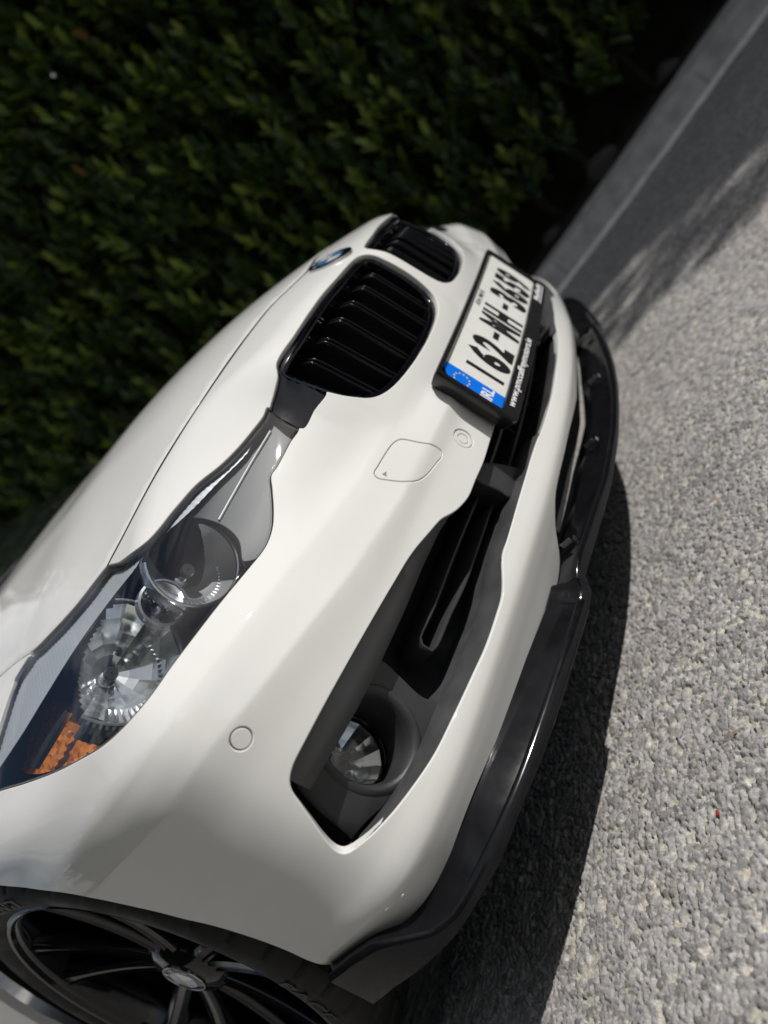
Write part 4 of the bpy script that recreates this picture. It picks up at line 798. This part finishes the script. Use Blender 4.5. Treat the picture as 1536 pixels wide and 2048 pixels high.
# ------------------------------------------------------------------ road, kerb, soil
def attr_mat(name, attr, rough, bump=None):
    mt, t, b = new_mat(name); a = t.nodes.new('ShaderNodeAttribute'); a.attribute_name = attr
    n = t.nodes.new('ShaderNodeTexNoise'); n.inputs['Scale'].default_value = 420; n.inputs['Detail'].default_value = 5; tcn = t.nodes.new('ShaderNodeTexCoord'); t.links.new(tcn.outputs['Object'], n.inputs['Vector'])
    mr = t.nodes.new('ShaderNodeMapRange'); mr.inputs['From Min'].default_value = .3; mr.inputs['From Max'].default_value = .7; mr.inputs['To Min'].default_value = .72; mr.inputs['To Max'].default_value = 1.22; t.links.new(n.outputs['Fac'], mr.inputs['Value'])
    hs = t.nodes.new('ShaderNodeHueSaturation'); t.links.new(a.outputs['Color'], hs.inputs['Color']); t.links.new(mr.outputs[0], hs.inputs['Value']); t.links.new(hs.outputs[0], b.inputs['Base Color'])
    bp = t.nodes.new('ShaderNodeBump'); bp.inputs['Strength'].default_value = .5; bp.inputs['Distance'].default_value = .0012; t.links.new(n.outputs['Fac'], bp.inputs['Height']); t.links.new(bp.outputs[0], b.inputs['Normal'])
    b.inputs['Roughness'].default_value = rough; return mt
chip_mat = attr_mat('worn_chippings', 'stone', .75)
def hash2(i, j, k):
    h = np.sin(i*127.1+j*311.7+k*74.7)*43758.5453; return h-np.floor(h)
def chips(X, Y, cell):
    """uneven stones in binder: height and stone colour at every point"""
    gx, gy = np.floor(X/cell), np.floor(Y/cell); F1 = np.full(X.shape, 9.); F2 = F1.copy(); ci = np.zeros(X.shape); cj = ci.copy(); px = ci.copy(); py = ci.copy()
    for a in (-1, 0, 1):
        for b_ in (-1, 0, 1):
            i, j = gx+a, gy+b_; cx = (i+.12+.76*hash2(i, j, 1))*cell; cy = (j+.12+.76*hash2(i, j, 2))*cell
            an = hash2(i, j, 5)*6.28; st = 1+.55*hash2(i, j, 6); dx, dy = X-cx, Y-cy; u = dx*np.cos(an)+dy*np.sin(an); v = -dx*np.sin(an)+dy*np.cos(an)
            d = np.sqrt((u/st)**2+(v*st**.5)**2)/cell*(1.30-.62*hash2(i, j, 7)); n = d < F1
            F2 = np.where(n, F1, np.minimum(F2, d)); ci = np.where(n, i, ci); cj = np.where(n, j, cj); px = np.where(n, u, px); py = np.where(n, v, py); F1 = np.where(n, d, F1)
    edge = F2-F1; up = np.clip(edge/.15, 0, 1); up = up*up*(3-2*up); lvl = hash2(ci, cj, 3); h = up*(.55+.45*lvl)+(px*(hash2(ci, cj, 8)-.5)+py*(hash2(ci, cj, 9)-.5))/cell*.75*up
    tone = hash2(ci, cj, 4); miss = (lvl < .14); h = np.where(miss, h*.25, h)
    return h, up, tone, miss
def noise2(X, Y, s, k):
    x, y = X/s, Y/s; i, j = np.floor(x), np.floor(y); u, v = x-i, y-j; u = u*u*(3-2*u); v = v*v*(3-2*v)
    return (hash2(i, j, k)*(1-u)+hash2(i+1, j, k)*u)*(1-v)+(hash2(i, j+1, k)*(1-u)+hash2(i+1, j+1, k)*u)*v
def crack_x(y): return .642+.020*np.sin(y*5.3)+.009*np.sin(y*17+1)+.05*np.exp(-((y-.2)/.3)**2)*-1
def road_patch(x0, x1, y0, y1, step, name, drop, fade=(0, 0, 0, 0)):
    nx, ny = int((x1-x0)/step)+1, int((y1-y0)/step)+1; X, Y = np.meshgrid(np.linspace(x0, x1, nx), np.linspace(y0, y1, ny))
    wx = X+.005*(noise2(X, Y, .011, 21)-.5)+.0026*(noise2(X, Y, .0045, 23)-.5); wy = Y+.005*(noise2(X, Y, .011, 22)-.5)+.0026*(noise2(X, Y, .0045, 24)-.5)
    h, up, tone, miss = chips(wx, wy, .0094); h2, up2, tone2, m2 = chips(wx+3.3, wy+1.7, .0062)
    big = noise2(X, Y, .09, 31)*.6+noise2(X, Y, .031, 32)*.4
    Z = .0045*h+.0015*h2*(1-.6*up)+.0009*(noise2(X, Y, .0042, 63)-.5)+.0022*(big-.5)-drop
    mix = np.clip((up-.30)/.35, 0, 1)*(~miss); fine = noise2(X, Y, .0031, 61)
    stone = .275+.20*(tone-.5)+.09*(fine-.5); fill = .40+.16*(tone2-.5)+.14*(fine-.5)
    pit = np.clip((.52-noise2(X, Y, .012, 62))/.12, 0, 1)*np.clip(1-up*1.6, 0, 1); Z -= .0048*pit
    lum = (stone*mix+fill*(1-mix))*(1-.5*pit); hue = (hash2(np.floor(tone*97), 3, 11)-1.3*mix+.35)
    wear = noise2(X, Y, .35, 41)*.5+noise2(X, Y, .12, 42)*.5; lum = lum*(.86+.28*wear)
    d = np.abs(X-crack_x(Y)+.006*(noise2(X, Y, .02, 51)-.5)); ck = np.clip(1-d/.0065, 0, 1)*np.clip(noise2(X, Y, .05, 52)*2.2, 0.25, 1); Z -= .006*ck; lum = lum*(1-.75*ck)
    fd = np.ones_like(X)
    for on, dd in zip(fade, (X-x0, x1-X, Y-y0, y1-Y)):
        if on: fd = np.minimum(fd, np.clip(dd/.05, 0, 1))
    Z = (Z+.0086)*fd-.0086
    col = np.stack([lum*(1.06+.04*(hue-.5)), lum*(1.0+.02*(hue-.5)), lum*(.905-.06*(hue-.5)), np.ones_like(lum)], -1).reshape(-1, 4)
    me = bpy.data.meshes.new(name); n = nx*ny; me.vertices.add(n); me.vertices.foreach_set('co', np.stack([X, Y, Z], -1).reshape(-1).astype(np.float32))
    i, j = np.meshgrid(np.arange(nx-1), np.arange(ny-1)); a = (j*nx+i).ravel(); q = np.stack([a, a+1, a+nx+1, a+nx], 1); me.loops.add(q.size); me.polygons.add(len(q)); me.loops.foreach_set('vertex_index', q.ravel().astype(np.int32))
    me.polygons.foreach_set('loop_start', np.arange(0, q.size, 4, dtype=np.int32)); me.update(calc_edges=True); me.polygons.foreach_set('use_smooth', np.ones(len(q), bool))
    ca = me.color_attributes.new('stone', 'FLOAT_COLOR', 'POINT'); ca.data.foreach_set('color', col.astype(np.float32).ravel()); me.materials.append(chip_mat)
    o = bpy.data.objects.new(name, me); COL.objects.link(o); return o
# far asphalt as one sheet to the horizon
mt, t, b = new_mat('asphalt'); tcn = t.nodes.new('ShaderNodeTexCoord'); vo = t.nodes.new('ShaderNodeTexVoronoi'); vo.inputs['Scale'].default_value = 85; n = t.nodes.new('ShaderNodeTexNoise'); n.inputs['Scale'].default_value = 6; n.inputs['Detail'].default_value = 8
for k in (vo, n): t.links.new(tcn.outputs['Object'], k.inputs['Vector'])
rp = t.nodes.new('ShaderNodeValToRGB'); rp.color_ramp.elements[0].color = (.27, .262, .245, 1); rp.color_ramp.elements[1].color = (.50, .49, .455, 1); mx = t.nodes.new('ShaderNodeMixRGB'); mx.blend_type = 'MULTIPLY'; mx.inputs['Fac'].default_value = .35
sepn = t.nodes.new('ShaderNodeSeparateColor'); t.links.new(vo.outputs['Color'], sepn.inputs[0]); t.links.new(sepn.outputs[0], rp.inputs['Fac']); t.links.new(rp.outputs[0], mx.inputs['Color1']); t.links.new(n.outputs['Fac'], mx.inputs['Color2']); t.links.new(mx.outputs[0], b.inputs['Base Color'])
bp = t.nodes.new('ShaderNodeBump'); bp.inputs['Strength'].default_value = .8; bp.inputs['Distance'].default_value = .004; t.links.new(vo.outputs['Distance'], bp.inputs['Height']); t.links.new(bp.outputs[0], b.inputs['Normal']); b.inputs['Roughness'].default_value = .85
tag(obj('road', [(-200, -200, -.009), (200, -200, -.009), (200, 200, -.009), (-200, 200, -.009)], [(0, 1, 2, 3)], MAT['asphalt']), kind='structure')
tag(road_patch(-1.05, .25, -.28, .60, .0020, 'road_surface', .004, (0, 0, 0, 1)), kind='structure')
tag(road_patch(-2.3, .25, -1.7, -.28, .0065, 'road_surface', .004, (1, 0, 1, 0)), kind='structure')
tag(road_patch(-2.3, -1.05, -.28, 1.7, .0065, 'road_surface', .004, (1, 1, 0, 1)), kind='structure')
tag(road_patch(.25, 2.75, -.95, .95, .0055, 'road_surface', .004, (0, 0, 1, 1)), kind='structure')
# kerb follows the edge of the road
kp = crom(np.array([(2.05, -9.2), (2.42, -5.0), (2.78, -2.7), (2.80, -1.4), (2.592, -.602), (2.26, .03), (2.035, .588), (1.88, 1.2), (1.80, 2.0), (1.77, 3.2), (1.77, 6.5)]), .05)
kw = np.interp(kp[:, 1], [-1.5, -.54, .58, 1.5], [.36, .30, .20, .18])
kt = np.gradient(kp, axis=0); kt /= np.linalg.norm(kt, axis=1)[:, None]; kn = np.stack([kt[:, 1], -kt[:, 0]], 1)
kn = np.where((kn[:, :1] < 0), -kn, kn)
concrete = simple('kerb_concrete', (.40, .385, .36), .85, 0, 0, .3, (120, .7, .004), .25, 14)
mortar = simple('gutter_mortar', (.80, .78, .73), .85, 0, 0, .3, (150, .7, .003), .2, 20)
prof = [(-.012, .001), (.0, .004), (.012, .03), (.022, .085), (.034, .097), (.05, .10)]
kw2 = kw
cumk = np.r_[0, np.cumsum(np.linalg.norm(np.diff(kp, axis=0), axis=1))]
kerb = empty('kerb'); tag(kerb, kind='structure')
def kerb_stone(a, b_, nm):
    P_ = [k for k in range(len(kp)) if a <= cumk[k] <= b_]; rows = []
    for s_ in np.linspace(a+.0015, b_-.0015, 8):
        p = np.array([np.interp(s_, cumk, kp[:, 0]), np.interp(s_, cumk, kp[:, 1])]); n_ = np.array([np.interp(s_, cumk, kn[:, 0]), np.interp(s_, cumk, kn[:, 1])]); w_ = np.interp(s_, cumk, kw)
        rows.append([(p[0]+n_[0]*o_, p[1]+n_[1]*o_, z_) for o_, z_ in [(-.004, -.02)]+prof[1:]+[(w_-.02, .102), (w_-.004, .098), (w_, .08), (w_, -.02)]])
    mb = MB(); mb.grid(rows, False, True); mb.f.append(tuple(range(len(rows[0])))); k = len(mb.v)-len(rows[0]); mb.f.append(tuple(range(k, k+len(rows[0])))); mb.build(nm, concrete, kerb, True, 40)
for k in range(int(cumk[-1]/.9)): kerb_stone(k*.9, (k+1)*.9, 'kerb_stone')
rr_ = np.random.default_rng(9); rows = []
for i in range(len(kp)):
    j = .006*math.sin(i*1.3)+.005*math.sin(i*.37); rows.append([(kp[i, 0]+kn[i, 0]*o_, kp[i, 1]+kn[i, 1]*o_, z_) for o_, z_ in ((-.046-j, -.004), (-.034-j, .007), (-.010, .011), (.004, .006))])
gm = MB().grid(rows, False, True).build('gutter_joint', mortar, kerb, True, 60)
soil = simple('dark_soil', (.022, .018, .013), .95, 0, 0, .2, (30, 1.0, .02), .4, 8)
rows = []
offs = [(0, .07), (.15, .095), (.4, .10), (.9, .12), (2.5, .15), (6, .15)]
for i in range(len(kp)): rows.append([(kp[i, 0]+kn[i, 0]*(kw[i]-.01+o_), kp[i, 1]+kn[i, 1]*(kw[i]-.01+o_), z_+.018*math.sin(i*.9+o_*9)*(o_ > 0)) for o_, z_ in offs])
tag(MB().grid(rows, False, True).build('soil_bed', soil), kind='structure')
# ------------------------------------------------------------------ hedges
def leaf_mat(name, cols, rough=.35):
    mt, t, b = new_mat(name); a = t.nodes.new('ShaderNodeAttribute'); a.attribute_name = 'leaf'; rp = t.nodes.new('ShaderNodeValToRGB'); sep = t.nodes.new('ShaderNodeSeparateColor')
    while len(rp.color_ramp.elements) < len(cols): rp.color_ramp.elements.new(.5)
    for e, (p_, c_) in zip(rp.color_ramp.elements, cols): e.position = p_; e.color = (*c_, 1)
    t.links.new(a.outputs['Color'], sep.inputs[0]); t.links.new(sep.outputs[0], rp.inputs['Fac']); t.links.new(rp.outputs[0], b.inputs['Base Color']); b.inputs['Roughness'].default_value = rough
    tl = t.nodes.new('ShaderNodeBsdfTranslucent'); t.links.new(rp.outputs[0], tl.inputs['Color']); ms_ = t.nodes.new('ShaderNodeMixShader'); ms_.inputs[0].default_value = .3
    t.links.new(b.outputs[0], ms_.inputs[1]); t.links.new(tl.outputs[0], ms_.inputs[2]); t.links.new(ms_.outputs[0], t.nodes['Material Output'].inputs['Surface']); return mt
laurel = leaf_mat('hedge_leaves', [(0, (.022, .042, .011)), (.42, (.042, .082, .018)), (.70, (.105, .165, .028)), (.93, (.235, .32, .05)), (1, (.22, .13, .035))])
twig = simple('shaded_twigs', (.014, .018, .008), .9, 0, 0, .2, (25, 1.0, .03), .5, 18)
bark = simple('bark', (.05, .04, .03), .9, 0, 0, .2, (60, .8, .01), .3, 20)
def leaves_mesh(name, P, Dr, Up, L, W, tone, mat, parent):
    """each leaf: six-sided blade folded along its midrib"""
    n = len(P); Dr = Dr/np.linalg.norm(Dr, axis=1)[:, None]; S = np.cross(Dr, Up); S /= np.linalg.norm(S, axis=1)[:, None]+1e-9; U = np.cross(S, Dr)
    L = L[:, None]; W = W[:, None]
    v = np.stack([P, P+Dr*L*.35+S*W*.5+U*W*.18, P+Dr*L*.72+S*W*.42+U*W*.12-U*L*.05, P+Dr*L-U*L*.14, P+Dr*L*.72-S*W*.42+U*W*.12-U*L*.05, P+Dr*L*.35-S*W*.5+U*W*.18, P+Dr*L*.5-U*L*.03], 1).reshape(-1, 3)
    tri = np.array([(0, 1, 6), (1, 2, 6), (2, 3, 6), (3, 4, 6), (4, 5, 6), (5, 0, 6)]); F = (tri[None]+np.arange(n)[:, None, None]*7).reshape(-1, 3)
    me = bpy.data.meshes.new(name); me.vertices.add(len(v)); me.vertices.foreach_set('co', v.astype(np.float32).ravel()); me.loops.add(F.size); me.polygons.add(len(F)); me.loops.foreach_set('vertex_index', F.astype(np.int32).ravel()); me.polygons.foreach_set('loop_start', np.arange(0, F.size, 3, dtype=np.int32)); me.update(calc_edges=True)
    me.polygons.foreach_set('use_smooth', np.ones(len(F), bool))
    ca = me.color_attributes.new('leaf', 'FLOAT_COLOR', 'POINT'); c = np.repeat(tone, 7); ca.data.foreach_set('color', np.stack([c, c, c, np.ones_like(c)], 1).astype(np.float32).ravel()); me.materials.append(mat)
    o = bpy.data.objects.new(name, me); COL.objects.link(o); o.parent = parent; tag(o, kind='stuff'); return o
def hedge(path, side, height, name, label, nshoot, seed, base, thick=.9, dense=None):
    """path: face line; side: unit normals pointing into the hedge"""
    r = np.random.default_rng(seed); h = empty(name); tag(h, label, 'hedge'); cum = np.r_[0, np.cumsum(np.linalg.norm(np.diff(path, axis=0), axis=1))]
    s = r.random(nshoot)*cum[-1]; z = base+.12+(height-base-.1)*r.random(nshoot)**.95; dep = r.random(nshoot)**1.6*.42
    top = r.random(nshoot) < .12; z = np.where(top, height-.02-.1*r.random(nshoot), z); dep = np.where(top, r.random(nshoot)*thick, dep)
    if dense is not None:       # most shoots where the hedge is looked at, fewer out of sight
        ylo, yhi, zhi = dense; yy0 = np.interp(s, cum, path[:, 1]); hid = (yy0 < ylo) | (yy0 > yhi) | (z > zhi); kk = ~hid | (r.random(nshoot) < .3)
        s, z, dep, top = s[kk], z[kk], dep[kk], top[kk]; nshoot = len(s)
    bulge = .16*(noise2(s, z, .55, seed)-.5)+.10*(noise2(s, z, .22, seed+1)-.5)
    px = np.interp(s, cum, path[:, 0]); py = np.interp(s, cum, path[:, 1]); nx = np.interp(s, cum, side[:, 0]); ny = np.interp(s, cum, side[:, 1]); o = dep+bulge+.10*np.clip((.6+base-z), 0, 1)
    base_p = np.stack([px+nx*o, py+ny*o, z], 1); out = np.stack([-nx, -ny, np.zeros_like(nx)], 1); tdir = np.stack([ny, -nx, np.zeros_like(nx)], 1)
    axis = out*(.30+.3*r.random((nshoot, 1)))+np.array([0, 0, 1])*(.85+.3*r.random((nshoot, 1)))+tdir*(r.random((nshoot, 1))-.5)*.7
    axis /= np.linalg.norm(axis, axis=1)[:, None]; k = 6; PP, DD, UU, LL, WW, TT = [], [], [], [], [], []
    young = (r.random(nshoot) < .36)*(dep < .22)
    for i in range(k):
        f_ = i/(k-1); ph = i*2.4+r.random(nshoot)*.6; a1 = np.cross(axis, tdir); a1 /= np.linalg.norm(a1, axis=1)[:, None]+1e-9; a2 = np.cross(axis, a1)
        rad = a1*np.cos(ph)[:, None]+a2*np.sin(ph)[:, None]; d = axis*(.65+.6*f_)+rad*(.75-.4*f_)+(r.random((nshoot, 3))-.5)*.35
        PP.append(base_p+axis*(.015+.115*f_)); DD.append(d); UU.append(axis+(r.random((nshoot, 3))-.5)*.3); ln = (.075+.055*r.random(nshoot))*(1-.25*f_); LL.append(ln); WW.append(ln*(.33+.1*r.random(nshoot)))
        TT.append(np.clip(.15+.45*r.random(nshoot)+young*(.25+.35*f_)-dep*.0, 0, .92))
    P = np.vstack(PP); tone = np.concatenate(TT); dead = r.random(len(P)) < .002; tone = np.where(dead, 1., tone)
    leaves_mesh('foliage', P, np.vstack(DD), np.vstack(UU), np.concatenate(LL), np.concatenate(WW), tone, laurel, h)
    # woody core: stems and a dense inner mass of shaded leaves
    n2 = nshoot; s = r.random(n2)*cum[-1]; z = base+.25+(height-base-.3)*r.random(n2); o = .35+(thick-.35)*r.random(n2)
    P = np.stack([np.interp(s, cum, path[:, 0])+np.interp(s, cum, side[:, 0])*o, np.interp(s, cum, path[:, 1])+np.interp(s, cum, side[:, 1])*o, z], 1)
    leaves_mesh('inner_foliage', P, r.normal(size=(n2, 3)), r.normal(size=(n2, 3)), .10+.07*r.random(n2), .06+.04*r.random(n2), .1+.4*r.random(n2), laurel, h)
    # dense mass of twigs and shaded leaves that closes the hedge
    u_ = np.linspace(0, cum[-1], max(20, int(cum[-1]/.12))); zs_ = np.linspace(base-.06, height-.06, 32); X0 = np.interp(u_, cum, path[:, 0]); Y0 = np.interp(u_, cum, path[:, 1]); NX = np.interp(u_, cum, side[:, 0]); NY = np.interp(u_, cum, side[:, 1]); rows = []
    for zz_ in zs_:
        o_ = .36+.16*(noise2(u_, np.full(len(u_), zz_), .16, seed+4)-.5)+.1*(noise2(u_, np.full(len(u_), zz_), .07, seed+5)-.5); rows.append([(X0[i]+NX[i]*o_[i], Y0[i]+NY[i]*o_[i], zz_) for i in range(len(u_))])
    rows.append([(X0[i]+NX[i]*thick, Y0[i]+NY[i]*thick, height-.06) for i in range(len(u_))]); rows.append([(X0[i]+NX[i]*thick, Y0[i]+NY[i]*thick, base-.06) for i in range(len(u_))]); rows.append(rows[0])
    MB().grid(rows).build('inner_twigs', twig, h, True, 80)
    ns = int(cum[-1]/.33)
    for i in range(ns):
        q = (i+.2+.6*r.random())*cum[-1]/ns; o = .22+.3*r.random(); x = np.interp(q, cum, path[:, 0])+np.interp(q, cum, side[:, 0])*o; y = np.interp(q, cum, path[:, 1])+np.interp(q, cum, side[:, 1])*o
        mb = MB(); tube(mb, [(x, y, base-.08), (x+.03*r.normal(), y+.03*r.normal(), base+.4), (x+.08*r.normal(), y+.08*r.normal(), base+1.0), (x+.15*r.normal(), y+.15*r.normal(), height-.4)], [.022, .018, .014, .006], 7); mb.build('stem', bark, h)
    return h
fp = kp+kn*(kw[:, None]+.16); sel = (kp[:, 1] > -8.6) & (kp[:, 1] < 5.6)
hedge(fp[sel], kn[sel], 5.6, 'hedge', 'tall dark green leafy hedge rising behind the kerb and the white car', 26000, 5, .11, .9, (-1.9, 5.6, 3.3))
yy_ = np.linspace(-9, 7, 60); op = np.stack([-4.9+.02*yy_, yy_], 1); hedge(op[::-1], np.tile([[-1., 0.]], (60, 1)), 6.5, 'hedge', 'sunlit hedge across the road, seen mirrored in the white wing', 9000, 11, .02)

# ------------------------------------------------------------------ small things on the ground
stone_mat = simple('garden_stone', (.05, .046, .04), .85, 0, 0, .3, (40, .8, .01), .35, 12)
def rock(loc, r_, seed, label):
    q = np.random.default_rng(seed); bm = bmesh.new(); bmesh.ops.create_icosphere(bm, subdivisions=3, radius=1)
    ax_ = q.normal(size=(14, 3)); ax_ /= np.linalg.norm(ax_, axis=1)[:, None]; lim = .72+.25*q.random(14)
    for v in bm.verts:
        p = np.array(v.co)
        for a_, l_ in zip(ax_, lim):
            d = p@a_
            if d > l_: p = p-a_*(d-l_)*.9
        v.co = p*[r_, r_*.8, r_*.62]
    me = bpy.data.meshes.new('garden_stone'); bm.to_mesh(me); bm.free(); me.materials.append(stone_mat); o = bpy.data.objects.new('garden_stone', me); COL.objects.link(o); o.location = loc; o.rotation_euler = (0, 0, q.random()*6)
    tag(o, label, 'stone', 'stones in the soil under the hedge'); return o
def behind(y, o_):
    i = int(np.abs(kp[:, 1]-y).argmin()); p = kp[i]+kn[i]*(kw[i]+o_); return (p[0], p[1], .12)
rock(behind(.02, .13), .10, 1, 'dim round stone on dark soil behind the kerb, largest of three')
rock(behind(-.42, .12), .075, 2, 'dim grey stone on soil under the hedge, nearest the top right corner')
rock(behind(.42, .11), .06, 3, 'small dim stone on soil behind the kerb, nearest the car')
leaf_dry = simple('dry_leaf', (.42, .17, .05), .7, 0, 0, .3, None, .3, 80); leaf_red = simple('red_leaf', (.30, .04, .02), .7, 0, 0, .3, None, .3, 80)
def scrap(name, loc, l_, w_, rot, mat, label):
    P = [(-.5*l_, 0, 0), (-.2*l_, .5*w_, .0012), (.2*l_, .42*w_, .0022), (.5*l_, 0, .003), (.2*l_, -.42*w_, .0022), (-.2*l_, -.5*w_, .0012), (0, 0, .0002)]
    o = obj(name, P, [(0, 1, 6), (1, 2, 6), (2, 3, 6), (3, 4, 6), (4, 5, 6), (5, 0, 6)], mat, None, True); md = o.modifiers.new('thickness', 'SOLIDIFY'); md.thickness = .0006
    o.location = loc; o.rotation_euler = (.15, .1, rot); tag(o, label, 'leaf', 'scraps of leaf on the road')
scrap('dry_leaf', (-.120, -.019, .002), .013, .003, 1.0, leaf_dry, 'thin orange scrap of dry leaf on sunlit road beside the splitter')
scrap('dry_leaf', (-.664, .044, .002), .007, .005, .4, leaf_red, 'tiny dark red leaf scrap on sunlit road near the shadow edge')
scrap('dry_leaf', (-.570, .006, .002), .008, .0035, 2.0, leaf_dry, 'tiny orange leaf scrap on the road nearest the right picture edge')

# keep the tree at thing > part > sub-part
def depth_of(o):
    d = 0
    while o.parent: o = o.parent; d += 1
    return d
for o in list(bpy.data.objects):
    while depth_of(o) > 2: o.parent = o.parent.parent
for o in list(bpy.data.objects):
    if o.type == 'EMPTY' and not o.children: bpy.data.objects.remove(o)

bpy.context.view_layer.update()
